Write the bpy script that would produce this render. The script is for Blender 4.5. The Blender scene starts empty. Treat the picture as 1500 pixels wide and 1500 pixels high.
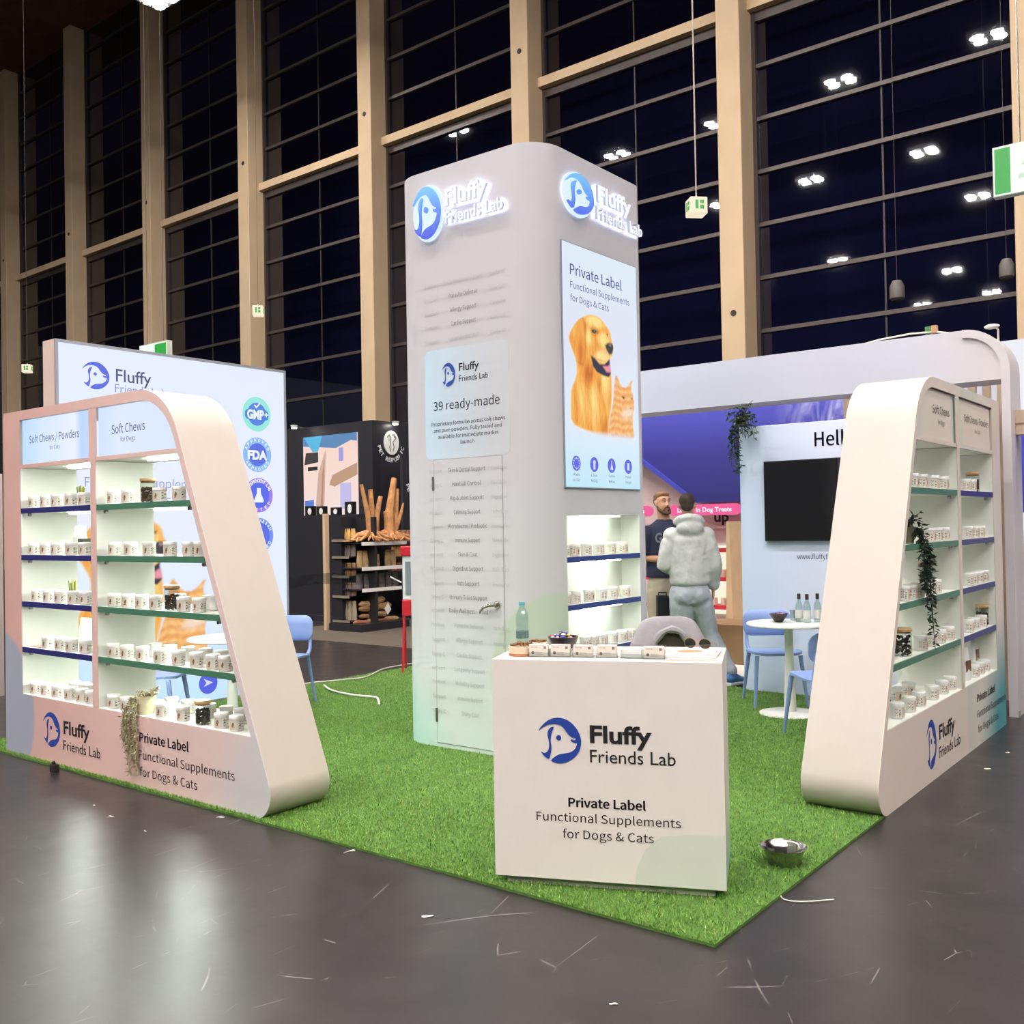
import bpy, bmesh, math, random, os
import numpy as np
from mathutils import Vector, Matrix
from mathutils.geometry import tessellate_polygon
random.seed(7); rng = np.random.default_rng(11)
SC = bpy.context.scene
COL = SC.collection

# ------------------------------------------------------------------ camera, world, exposure
cam_d = bpy.data.cameras.new('camera'); cam = bpy.data.objects.new('camera', cam_d); COL.objects.link(cam)
cam_d.sensor_width = 36.0; cam_d.lens = 36.0*1443.9/1500.0; cam_d.clip_end = 300
YAW, PITCH, ROLL = -0.66341, 0.013354, -0.017596
_f = Vector((math.sin(YAW)*math.cos(PITCH), math.cos(YAW)*math.cos(PITCH), math.sin(PITCH)))
_r = Vector((math.cos(YAW), -math.sin(YAW), 0)); _u = _r.cross(_f)
_r2 = _r*math.cos(ROLL)+_u*math.sin(ROLL); _u2 = -_r*math.sin(ROLL)+_u*math.cos(ROLL)
cam.matrix_world = Matrix(((_r2.x,_u2.x,-_f.x,0),(_r2.y,_u2.y,-_f.y,0),(_r2.z,_u2.z,-_f.z,1.6),(0,0,0,1)))
SC.camera = cam
W = bpy.data.worlds.new('world'); SC.world = W; W.use_nodes = True
W.node_tree.nodes['Background'].inputs[0].default_value = (0.92,0.94,1.0,1)
W.node_tree.nodes['Background'].inputs[1].default_value = 0.11
SC.view_settings.view_transform = 'Standard'; SC.view_settings.look = 'None'
SC.view_settings.gamma = 1; SC.view_settings.use_curve_mapping = False
SC.view_settings.exposure = 0.0
SC.cycles.max_bounces = 7; SC.cycles.diffuse_bounces = 4; SC.cycles.glossy_bounces = 4
SC.cycles.transparent_max_bounces = 16; SC.cycles.transmission_bounces = 6
SC.cycles.caustics_reflective = False; SC.cycles.caustics_refractive = False
SC.cycles.sample_clamp_indirect = 4.0
HALL_LAMP = 640.0      # radiance of the hall floodlight lenses
LED = 26.0              # shelf light bars
SCREEN = 0.93

# ------------------------------------------------------------------ materials
def lin(c):
    return tuple(((v/255.0)/12.92 if v/255.0 <= 0.04045 else ((v/255.0+0.055)/1.055)**2.4) for v in c)
MATS = {}
def mat(name, c, rough=0.5, metal=0.0, spec=0.5, var=0.0, vs=8.0, bump=0.0, bs=60.0, coat=0.0):
    if name in MATS: return MATS[name]
    m = bpy.data.materials.new(name); m.use_nodes = True; nt = m.node_tree; b = nt.nodes['Principled BSDF']
    cl = lin(c); b.inputs['Base Color'].default_value = (*cl,1)
    b.inputs['Roughness'].default_value = rough; b.inputs['Metallic'].default_value = metal
    b.inputs['Specular IOR Level'].default_value = spec; b.inputs['Coat Weight'].default_value = coat
    tc = nt.nodes.new('ShaderNodeTexCoord')
    n = nt.nodes.new('ShaderNodeTexNoise'); n.inputs['Scale'].default_value = vs; n.inputs['Detail'].default_value = 3
    nt.links.new(tc.outputs['Object'], n.inputs['Vector'])
    v = max(var, 0.015)
    r = nt.nodes.new('ShaderNodeValToRGB'); r.color_ramp.elements[0].position = 0.3; r.color_ramp.elements[1].position = 0.7
    r.color_ramp.elements[0].color = (*[x*(1-v) for x in cl],1); r.color_ramp.elements[1].color = (*[min(1,x*(1+v)) for x in cl],1)
    nt.links.new(n.outputs['Fac'], r.inputs['Fac']); nt.links.new(r.outputs['Color'], b.inputs['Base Color'])
    if bump > 0:
        n2 = nt.nodes.new('ShaderNodeTexNoise'); n2.inputs['Scale'].default_value = bs; n2.inputs['Detail'].default_value = 4
        nt.links.new(tc.outputs['Object'], n2.inputs['Vector'])
        bp = nt.nodes.new('ShaderNodeBump'); bp.inputs['Strength'].default_value = bump; bp.inputs['Distance'].default_value = 0.01
        nt.links.new(n2.outputs['Fac'], bp.inputs['Height']); nt.links.new(bp.outputs['Normal'], b.inputs['Normal'])
    MATS[name] = m; return m
def emis(name, c, s=1.0):
    if name in MATS: return MATS[name]
    m = bpy.data.materials.new(name); m.use_nodes = True; b = m.node_tree.nodes['Principled BSDF']
    b.inputs['Base Color'].default_value = (0.02,0.02,0.02,1); b.inputs['Roughness'].default_value = 0.4
    b.inputs['Emission Color'].default_value = (*lin(c),1); b.inputs['Emission Strength'].default_value = s
    MATS[name] = m; return m
def attr_mat(name, emit=0.0, rough=0.6):
    if name in MATS: return MATS[name]
    m = bpy.data.materials.new(name); m.use_nodes = True; nt = m.node_tree; b = nt.nodes['Principled BSDF']
    a = nt.nodes.new('ShaderNodeAttribute'); a.attribute_name = 'print'
    b.inputs['Roughness'].default_value = rough
    if emit > 0:
        b.inputs['Base Color'].default_value = (0.02,0.02,0.02,1)
        nt.links.new(a.outputs['Color'], b.inputs['Emission Color']); b.inputs['Emission Strength'].default_value = emit
    else: nt.links.new(a.outputs['Color'], b.inputs['Base Color'])
    MATS[name] = m; return m
def ramp_mat(name, stops, axis, p0, p1, rough=0.5, emit=0.0, coord='Object', second=None):
    """colour print graded along a direction; second=(colour, centre, radius, softness) adds a round tint"""
    m = bpy.data.materials.new(name); m.use_nodes = True; nt = m.node_tree; b = nt.nodes['Principled BSDF']
    tc = nt.nodes.new('ShaderNodeNewGeometry'); sx = nt.nodes.new('ShaderNodeSeparateXYZ')
    nt.links.new(tc.outputs['Position'], sx.inputs[0])
    mr = nt.nodes.new('ShaderNodeMapRange'); mr.inputs['From Min'].default_value = p0; mr.inputs['From Max'].default_value = p1
    nt.links.new(sx.outputs['XYZ'.index(axis)], mr.inputs['Value'])
    r = nt.nodes.new('ShaderNodeValToRGB'); els = r.color_ramp.elements
    while len(els) < len(stops): els.new(0.5)
    for e, (p, c) in zip(els, stops): e.position = p; e.color = (*lin(c),1)
    nt.links.new(mr.outputs[0], r.inputs['Fac']); out = r.outputs['Color']
    if second:
        for (c2, cen, rad, soft) in second:
            d = nt.nodes.new('ShaderNodeVectorMath'); d.operation = 'DISTANCE'; d.inputs[1].default_value = cen
            nt.links.new(tc.outputs['Position'], d.inputs[0])
            m2 = nt.nodes.new('ShaderNodeMapRange'); m2.inputs['From Min'].default_value = rad-soft; m2.inputs['From Max'].default_value = rad
            m2.inputs['To Min'].default_value = 1; m2.inputs['To Max'].default_value = 0
            nt.links.new(d.outputs['Value'], m2.inputs['Value'])
            mx = nt.nodes.new('ShaderNodeMix'); mx.data_type = 'RGBA'
            nt.links.new(m2.outputs[0], mx.inputs[0]); nt.links.new(out, mx.inputs[6]); mx.inputs[7].default_value = (*lin(c2),1)
            out = mx.outputs[2]
    b.inputs['Roughness'].default_value = rough
    if emit > 0:
        b.inputs['Base Color'].default_value = (0.02,0.02,0.02,1)
        nt.links.new(out, b.inputs['Emission Color']); b.inputs['Emission Strength'].default_value = emit
    else: nt.links.new(out, b.inputs['Base Color'])
    MATS[name] = m; return m
def glass_mat(name, tint=(240,245,248), refl=0.12, rough=0.02):
    if name in MATS: return MATS[name]
    m = bpy.data.materials.new(name); m.use_nodes = True; nt = m.node_tree; nt.nodes.clear()
    o = nt.nodes.new('ShaderNodeOutputMaterial'); t = nt.nodes.new('ShaderNodeBsdfTransparent'); g = nt.nodes.new('ShaderNodeBsdfGlossy')
    t.inputs[0].default_value = (*lin(tint),1); g.inputs['Roughness'].default_value = rough; g.inputs[0].default_value = (1,1,1,1)
    f = nt.nodes.new('ShaderNodeLayerWeight'); f.inputs[0].default_value = 0.5
    pw = nt.nodes.new('ShaderNodeMath'); pw.operation = 'POWER'; pw.inputs[1].default_value = 4.0; nt.links.new(f.outputs['Facing'], pw.inputs[0])
    ad = nt.nodes.new('ShaderNodeMath'); ad.operation = 'MULTIPLY_ADD'; ad.inputs[1].default_value = 0.75; ad.inputs[2].default_value = refl
    nt.links.new(pw.outputs[0], ad.inputs[0]); mx = nt.nodes.new('ShaderNodeMixShader')
    nt.links.new(ad.outputs[0], mx.inputs[0]); nt.links.new(t.outputs[0], mx.inputs[1]); nt.links.new(g.outputs[0], mx.inputs[2])
    nt.links.new(mx.outputs[0], o.inputs[0]); MATS[name] = m; return m

# ------------------------------------------------------------------ mesh builder
LOC = {}
class MB:
    def __init__(s): s.v=[]; s.f=[]; s.m=[]
    def add(s, v, f, mi=0):
        o=len(s.v); s.v.extend([tuple(p) for p in v]); s.f.extend([tuple(i+o for i in q) for q in f]); s.m.extend([mi]*len(f)); return s
    def box(s, x0,y0,z0,x1,y1,z1, mi=0):
        v=[(x0,y0,z0),(x1,y0,z0),(x1,y1,z0),(x0,y1,z0),(x0,y0,z1),(x1,y0,z1),(x1,y1,z1),(x0,y1,z1)]
        return s.add(v,[(0,3,2,1),(4,5,6,7),(0,1,5,4),(1,2,6,5),(2,3,7,6),(3,0,4,7)],mi)
    def fbox(s, F, u0,u1,z0,z1,d0,d1, mi=0):
        """box in a face frame: u along the face, z up, d out of the face"""
        v=[F.p(u0,z0,d0),F.p(u1,z0,d0),F.p(u1,z0,d1),F.p(u0,z0,d1),F.p(u0,z1,d0),F.p(u1,z1,d0),F.p(u1,z1,d1),F.p(u0,z1,d1)]
        return s.add(v,[(0,3,2,1),(4,5,6,7),(0,1,5,4),(1,2,6,5),(2,3,7,6),(3,0,4,7)],mi)
    def prism(s, outer, fn, t0, t1, holes=(), mi=0):
        loops=[outer]+list(holes); flat=[p for l in loops for p in l]; n=len(flat)
        tri=tessellate_polygon([[Vector((a,b,0)) for a,b in l] for l in loops])
        v=[fn(a,b,t0) for a,b in flat]+[fn(a,b,t1) for a,b in flat]
        f=[tuple(t) for t in tri]+[tuple(i+n for i in reversed(t)) for t in tri]
        o=0
        for l in loops:
            k=len(l)
            for i in range(k): j=(i+1)%k; f.append((o+i,o+j,o+j+n,o+i+n))
            o+=k
        return s.add(v,f,mi)
    def lathe(s, prof, n=24, c=(0,0,0), mi=0, a0=0.0):
        v=[];f=[]
        for r,z in prof:
            for i in range(n):
                a=a0+2*math.pi*i/n; v.append((c[0]+r*math.cos(a),c[1]+r*math.sin(a),c[2]+z))
        for k in range(len(prof)-1):
            for i in range(n):
                j=(i+1)%n; f.append((k*n+i,k*n+j,(k+1)*n+j,(k+1)*n+i))
        if prof[0][0]>1e-5: f.append(tuple(reversed(range(n))))
        if prof[-1][0]>1e-5: f.append(tuple(range((len(prof)-1)*n,len(prof)*n)))
        return s.add(v,f,mi)
    def tube(s, pts, rad, n=8, side=None, rad2=None, mi=0, cap=True):
        """swept ellipse: rad along 'side', rad2 across"""
        pts=[Vector(p) for p in pts]; k=len(pts)
        if not hasattr(rad,'__len__'): rad=[rad]*k
        rad2 = rad if rad2 is None else (rad2 if hasattr(rad2,'__len__') else [rad2]*k)
        v=[];f=[]
        for i,p in enumerate(pts):
            t=(pts[min(i+1,k-1)]-pts[max(i-1,0)]); t=t.normalized() if t.length>1e-9 else Vector((0,0,1))
            sd=Vector(side) if side is not None else (a if i else (Vector((0,0,1)) if abs(t.z)<0.9 else Vector((1,0,0))))   # carried along the path, so bends do not twist
            a=(sd-t*sd.dot(t)); a=a.normalized() if a.length>1e-6 else t.orthogonal().normalized()
            b=t.cross(a)
            for q in range(n):
                an=2*math.pi*q/n; v.append(p+a*rad[i]*math.cos(an)+b*rad2[i]*math.sin(an))
        for i in range(k-1):
            for q in range(n):
                w=(q+1)%n; f.append((i*n+q,i*n+w,(i+1)*n+w,(i+1)*n+q))
        if cap: f.append(tuple(reversed(range(n)))); f.append(tuple(range((k-1)*n,k*n)))
        return s.add(v,f,mi)
    def ball(s, c, r, n=12, m=8, mi=0, rot=None):
        if not hasattr(r,'__len__'): r=(r,r,r)
        v=[];f=[]
        for k in range(m+1):
            th=math.pi*k/m
            for i in range(n):
                a=2*math.pi*i/n; p=Vector((r[0]*math.sin(th)*math.cos(a),r[1]*math.sin(th)*math.sin(a),r[2]*math.cos(th)))
                if rot is not None: p=rot@p
                v.append((c[0]+p.x,c[1]+p.y,c[2]+p.z))
        for k in range(m):
            for i in range(n):
                j=(i+1)%n; f.append((k*n+i,(k+1)*n+i,(k+1)*n+j,k*n+j))
        return s.add(v,f,mi)
    def build(s, name, mats, parent=None, world=True, smooth=False, fix=True, bevel=0, seg=2):
        me=bpy.data.meshes.new(name)
        off=LOC.get(parent.name,(0,0,0)) if (parent is not None and world) else (0,0,0)
        a=np.array(s.v,dtype=float).reshape(-1,3)-np.array(off)
        me.from_pydata(a.tolist(),[],s.f)
        mats=mats if isinstance(mats,(list,tuple)) else [mats]
        for q in mats: me.materials.append(q)
        me.polygons.foreach_set('material_index',s.m)
        if fix:
            bm=bmesh.new(); bm.from_mesh(me)
            if smooth: bmesh.ops.remove_doubles(bm,verts=bm.verts,dist=1e-6)
            bmesh.ops.recalc_face_normals(bm,faces=bm.faces); bm.to_mesh(me); bm.free()
        if smooth:
            me.polygons.foreach_set('use_smooth',[True]*len(me.polygons))
            try: me.set_sharp_from_angle(angle=math.radians(40))
            except Exception: pass
        me.update()
        o=bpy.data.objects.new(name,me); COL.objects.link(o)
        if parent is not None:
            o.parent=parent; LOC[o.name]=off
        if bevel>0:
            b=o.modifiers.new('bevel','BEVEL'); b.width=bevel; b.segments=seg; b.limit_method='ANGLE'; b.angle_limit=math.radians(50)
        return o
def thing(name, label, cat, loc=(0,0,0), rz=0.0, group=None):
    o=bpy.data.objects.new(name,None); COL.objects.link(o); o.location=loc; o.rotation_euler=(0,0,rz)
    o.empty_display_size=0.1; LOC[o.name]=tuple(loc); o['label']=label; o['category']=cat
    if group: o['group']=group
    return o
def tag(o,label,cat,group=None):
    o['label']=label; o['category']=cat
    if group: o['group']=group
    return o
def struct(name, loc=(0,0,0)):
    o=bpy.data.objects.new(name,None); COL.objects.link(o); o.location=loc; LOC[o.name]=tuple(loc); o['kind']='structure'; return o
def child_map():
    d={}
    for o in bpy.data.objects:
        if o.parent: d.setdefault(o.parent.name,[]).append(o)
    return d
def dup(root, loc, rz=0.0, label=None, group=None, cm=None, sc=None):
    cm = cm or child_map()
    r=root.copy(); COL.objects.link(r); r.location=loc; r.rotation_euler=(0,0,rz); LOC[r.name]=tuple(loc)
    if sc: r.scale=sc
    if label: r['label']=label
    if group: r['group']=group
    def rec(a,b):
        for ch in cm.get(a.name,[]):
            c=ch.copy(); COL.objects.link(c); c.parent=b; rec(ch,c)
    rec(root,r); return r
class Face:
    """upright plane: origin, u runs to the right as seen by someone facing it, d out towards them"""
    def __init__(s,ox,oy,deg):
        s.o=(ox,oy); a=math.radians(deg); s.c=math.cos(a); s.s=math.sin(a)
    def p(s,u,z,d=0.0): return (s.o[0]+u*s.c+d*s.s, s.o[1]+u*s.s-d*s.c, z)

# ------------------------------------------------------------------ lettering and emblem
try: INTER=bpy.data.fonts.load(os.path.join(bpy.utils.system_resource('DATAFILES'),'fonts','Noto Sans CJK Regular.woff2'))
except Exception: INTER=None
_tc={}
def glyphs(body, font='I', bold=0.0, cond=None):
    k=(body,font,bold)
    if k in _tc: return _tc[k]
    def ev(t):
        c=bpy.data.curves.new('tmp','FONT'); c.body=t; c.resolution_u=3; c.offset=bold
        if font=='I' and INTER: c.font=INTER
        o=bpy.data.objects.new('tmp',c); COL.objects.link(o)
        m=bpy.data.meshes.new_from_object(o.evaluated_get(bpy.context.evaluated_depsgraph_get()))
        v=[(p.co.x,p.co.y) for p in m.vertices]; f=[tuple(p.vertices) for p in m.polygons]
        bpy.data.objects.remove(o); bpy.data.curves.remove(c); bpy.data.meshes.remove(m)
        return v,f
    v,f=ev(body); cv,_=ev('H') if body!='H' else (v,f)
    cap=max(p[1] for p in cv)
    xs=[p[0] for p in v]; x0,x1=min(xs),max(xs)
    _tc[k]=([((x-x0)/(x1-x0),y/cap) for x,y in v],f); return _tc[k]
def text(mb, F, body, u0,u1,z,cap, font='I', bold=0.0, d=0.003, mi=0, thick=0.0):
    if font=='I' and bold>0 and thick==0:
        for ox,oz in ((-bold,0),(bold,0),(0,bold*.6),(0,-bold*.6)): text(mb,F,body,u0+ox*cap*1.3,u1+ox*cap*1.3,z+oz*cap*1.3,cap,font,0,d,mi)
        bold=0.0
    v,f=glyphs(body,font,bold)
    P=[(u0+x*(u1-u0), z+y*cap) for x,y in v]
    mb.add([F.p(a,b,d+thick) for a,b in P],f,mi)
    if thick>0:
        n=len(P); edges={}
        for q in f:
            for i in range(len(q)):
                e=(q[i],q[(i+1)%len(q)])
                if (e[1],e[0]) in edges: edges.pop((e[1],e[0]))
                else: edges[e]=1
        mb.add([F.p(a,b,d) for a,b in P]+[F.p(a,b,d+thick) for a,b in P],[(a,b,b+n,a+n) for a,b in edges],mi+1)
        mb.add([F.p(a,b,d) for a,b in P],[tuple(reversed(q)) for q in f],mi+2)
def chaikin(p,it=2):
    for _ in range(it):
        q=[]
        for i in range(len(p)):
            a=p[i]; b=p[(i+1)%len(p)]; q+=[(a[0]*.78+b[0]*.22,a[1]*.78+b[1]*.22),(a[0]*.22+b[0]*.78,a[1]*.22+b[1]*.78)]
        p=q
    return p
def N(pts): return [((x-165)/365.0,(518-y)/403.0) for x,y in pts]
EMB=[chaikin(N([(163,241),(195,193),(240,148),(290,122),(340,115),(400,125),(455,160),(500,215),(525,275),(531,330),(518,395),(482,450),(432,492),(380,512),(330,518),(290,508),(270,496),(285,476),(305,460),(335,440),(380,430),(430,420),(470,395),(490,362),(496,332),(472,334),(450,325),(438,309),(452,300),(470,312),(488,300),(478,290),(455,288),(438,275),(420,258),(400,230),(380,200),(350,178),(310,170),(260,175),(215,197),(185,222)]),1),
     chaikin(N([(303,194),(270,203),(248,235),(243,270),(252,305),(258,350),(255,390),(240,420),(215,433),(183,418),(200,445),(225,468),(255,488),(266,450),(275,410),(277,370),(271,330),(272,290),(282,245)]),1),
     N([(340+22*math.cos(a*math.pi/8),293+24*math.sin(a*math.pi/8)) for a in range(16)])]
def emblem(mb,F,u0,u1,z0,z1,d=0.003,mi=0,thick=0.0006):
    for sh in EMB: mb.prism([(u0+x*(u1-u0),z0+y*(z1-z0)) for x,y in sh], lambda a,b,t:F.p(a,b,d+t),0,thick,mi=mi)
def disc(mb,F,u,z,r,d,mi=0,n=24,ru=None,thick=0.0006):
    ru=ru or r
    mb.prism([(u+ru*math.cos(2*math.pi*i/n),z+r*math.sin(2*math.pi*i/n)) for i in range(n)],lambda a,b,t:F.p(a,b,d+t),0,thick,mi=mi)
def rpoly(pts, segs=8):
    """polygon with rounded corners: pts (x,y,r)"""
    out=[];n=len(pts)
    for i in range(n):
        x,y,r=pts[i]
        if r<=0: out.append((x,y)); continue
        p=Vector((x,y)); a=(Vector(pts[i-1][:2])-p).normalized(); b=(Vector(pts[(i+1)%n][:2])-p).normalized()
        ang=math.acos(max(-1,min(1,a.dot(b)))); t=r/math.tan(ang/2)
        c=p+(a+b).normalized()*(r/math.sin(ang/2)); s=p+a*t-c; e=p+b*t-c
        a0=math.atan2(s.y,s.x); a1=math.atan2(e.y,e.x); da=(a1-a0+math.pi)%(2*math.pi)-math.pi
        for k in range(segs+1):
            q=a0+da*k/segs; out.append((c.x+r*math.cos(q),c.y+r*math.sin(q)))
    return out
def rrect(u0,u1,z0,z1,r,segs=6): return rpoly([(u0,z0,r),(u1,z0,r),(u1,z1,r),(u0,z1,r)],segs)

INK=mat('ink',(22,20,24),0.6); INKG=mat('ink_grey',(120,118,122),0.6); INKL=mat('ink_pale',(176,174,178),0.6)
EBLUE=ramp_mat('emblem_blue',[(0,(24,62,160)),(1,(84,116,200))],'Z',0.5,0.8)
NAVYP=mat('emblem_navy',(38,68,158),0.5)
WHITE=mat('white_board',(232,231,226),0.45); WHITEG=mat('white_gloss',(236,235,231),0.3)
FRAMEB=mat('beige_laminate',(226,208,194),0.5)
exec_later=[]

# ------------------------------------------------------------------ hall: floor, ceiling, glazed wall
def floor_material():
    m=bpy.data.materials.new('polished_dark_floor'); m.use_nodes=True; nt=m.node_tree; b=nt.nodes['Principled BSDF']
    tc=nt.nodes.new('ShaderNodeTexCoord')
    def noise(scale,detail=4,sx=1,sy=1,rz=0,rough=0.6):
        mp=nt.nodes.new('ShaderNodeMapping'); mp.inputs['Scale'].default_value=(sx,sy,1); mp.inputs['Rotation'].default_value=(0,0,rz)
        nt.links.new(tc.outputs['Object'],mp.inputs[0]); n=nt.nodes.new('ShaderNodeTexNoise'); n.inputs['Scale'].default_value=scale
        n.inputs['Detail'].default_value=detail; n.inputs['Roughness'].default_value=rough; nt.links.new(mp.outputs[0],n.inputs['Vector']); return n.outputs['Fac']
    def ramp(src,p0,c0,p1,c1):
        r=nt.nodes.new('ShaderNodeValToRGB'); r.color_ramp.elements[0].position=p0; r.color_ramp.elements[1].position=p1
        r.color_ramp.elements[0].color=(*c0,1); r.color_ramp.elements[1].color=(*c1,1); nt.links.new(src,r.inputs[0]); return r.outputs[0]
    def mix(a,c,f,mode='MIX'):
        x=nt.nodes.new('ShaderNodeMix'); x.data_type='RGBA'; x.blend_type=mode
        nt.links.new(f,x.inputs[0]) if not isinstance(f,float) else setattr(x.inputs[0],'default_value',f)
        nt.links.new(a,x.inputs[6]); nt.links.new(c,x.inputs[7]); return x.outputs[2]
    base=ramp(noise(1.6,9,rough=.75),0.32,lin((26,22,23)),0.68,lin((48,42,42)))
    # long curved hair-line scratches: edges of large distorted cells, broken up by a mask
    sc=None
    for (vs,rz,th,msk) in ((0.8,0.3,0.0030,0.54),(1.2,1.1,0.0034,0.54),(1.9,2.0,0.0045,0.56),(3.4,0.7,0.007,0.58)):
        mp=nt.nodes.new('ShaderNodeMapping'); mp.inputs['Rotation'].default_value=(0,0,rz); mp.inputs['Location'].default_value=(rz*7,rz*3,0); mp.inputs['Scale'].default_value=(1,.45,1); nt.links.new(tc.outputs['Object'],mp.inputs[0])
        dn=nt.nodes.new('ShaderNodeTexNoise'); dn.inputs['Scale'].default_value=.8; dn.inputs['Detail'].default_value=1; nt.links.new(mp.outputs[0],dn.inputs['Vector'])
        av=nt.nodes.new('ShaderNodeVectorMath'); av.operation='MULTIPLY_ADD'; av.inputs[1].default_value=(.5,.5,0); nt.links.new(dn.outputs['Color'],av.inputs[0]); nt.links.new(mp.outputs[0],av.inputs[2])
        vo=nt.nodes.new('ShaderNodeTexVoronoi'); vo.feature='DISTANCE_TO_EDGE'; vo.voronoi_dimensions='2D'; vo.inputs['Scale'].default_value=vs; nt.links.new(av.outputs[0],vo.inputs['Vector'])
        ln=nt.nodes.new('ShaderNodeMapRange'); ln.inputs['From Min'].default_value=0; ln.inputs['From Max'].default_value=th; ln.inputs['To Min'].default_value=1; ln.inputs['To Max'].default_value=0; nt.links.new(vo.outputs['Distance'],ln.inputs[0])
        mk=ramp(noise(1.1+vs,3,1,1,rz),msk,(0,0,0),msk+.08,(1,1,1))
        q=nt.nodes.new('ShaderNodeMix'); q.data_type='RGBA'; q.blend_type='MULTIPLY'; q.inputs[0].default_value=1.0; nt.links.new(ln.outputs[0],q.inputs[6]); nt.links.new(mk,q.inputs[7]); q=q.outputs[2]
        if sc is None: sc=q
        else:
            x=nt.nodes.new('ShaderNodeMix'); x.data_type='RGBA'; x.blend_type='LIGHTEN'; x.inputs[0].default_value=1.0
            nt.links.new(sc,x.inputs[6]); nt.links.new(q,x.inputs[7]); sc=x.outputs[2]
    g=nt.nodes.new('ShaderNodeRGB'); g.outputs[0].default_value=(*lin((136,128,124)),1)
    f=nt.nodes.new('ShaderNodeMath'); f.operation='MULTIPLY'; f.inputs[1].default_value=0.85; nt.links.new(sc,f.inputs[0])
    nt.links.new(mix(base,g.outputs[0],f.outputs[0]),b.inputs['Base Color'])
    rr=nt.nodes.new('ShaderNodeMapRange'); rr.inputs['To Min'].default_value=0.24; rr.inputs['To Max'].default_value=0.42
    nt.links.new(noise(4.0,8,rough=.7),rr.inputs[0])
    ad=nt.nodes.new('ShaderNodeMath'); ad.operation='MULTIPLY_ADD'; ad.inputs[1].default_value=0.12; nt.links.new(sc,ad.inputs[0]); nt.links.new(rr.outputs[0],ad.inputs[2])
    nt.links.new(ad.outputs[0],b.inputs['Roughness']); b.inputs['Specular IOR Level'].default_value=0.68
    bp=nt.nodes.new('ShaderNodeBump'); bp.inputs['Strength'].default_value=0.05; bp.inputs['Distance'].default_value=0.01
    nt.links.new(noise(60,6,rough=.8),bp.inputs['Height']); nt.links.new(bp.outputs[0],b.inputs['Normal'])
    return m
o=MB().add([(-110,-90,0),(70,-90,0),(70,22,0),(-110,22,0)],[(0,1,2,3)]).build('floor',floor_material()); o['kind']='structure'
CEIL_Z=22.5
o=MB().box(-110,-90,CEIL_Z,70,24,CEIL_Z+0.3).build('ceiling',mat('timber_ceiling',(112,72,50),0.7,var=0.2,vs=1.5)); o['kind']='structure'

FA=math.degrees(-0.0187)
FF=Face(0,20.0,FA)                      # front plane of the columns; u grows to the right
CONC=mat('warm_concrete',(200,174,142),0.8,var=0.06,vs=1.2,bump=0.15,bs=20)
CONCS=mat('steel_joint',(70,64,60),0.5,0.3)
BAR=mat('dark_metal_and_beam_shade',(78,70,68),0.45,0.5)
GLS=glass_mat('night_glass',(150,155,185),0.07,0.02)
wall=struct('wall_back',(0,20,0))
edges=[-45.1-5.93,-45.1,-39.13,-33.24,-27.25,-21.27,-15.37,-9.48,-3.5,2.45,8.4]   # column centres along the wall
cw=0.57
colm=None
for i,u in enumerate(edges):
    if colm is None:
        mb=MB(); F0=Face(0,0,FA); mb.fbox(F0,-cw/2,cw/2,0,CEIL_Z,-0.70,0); colm=mb.build('column',CONC,None,bevel=0.02)
        c=colm; c.parent=wall
    else:
        c=colm.copy(); COL.objects.link(c); c.parent=wall
    p=FF.p(u,0,0); c.location=(p[0],p[1]-20,0)
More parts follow.
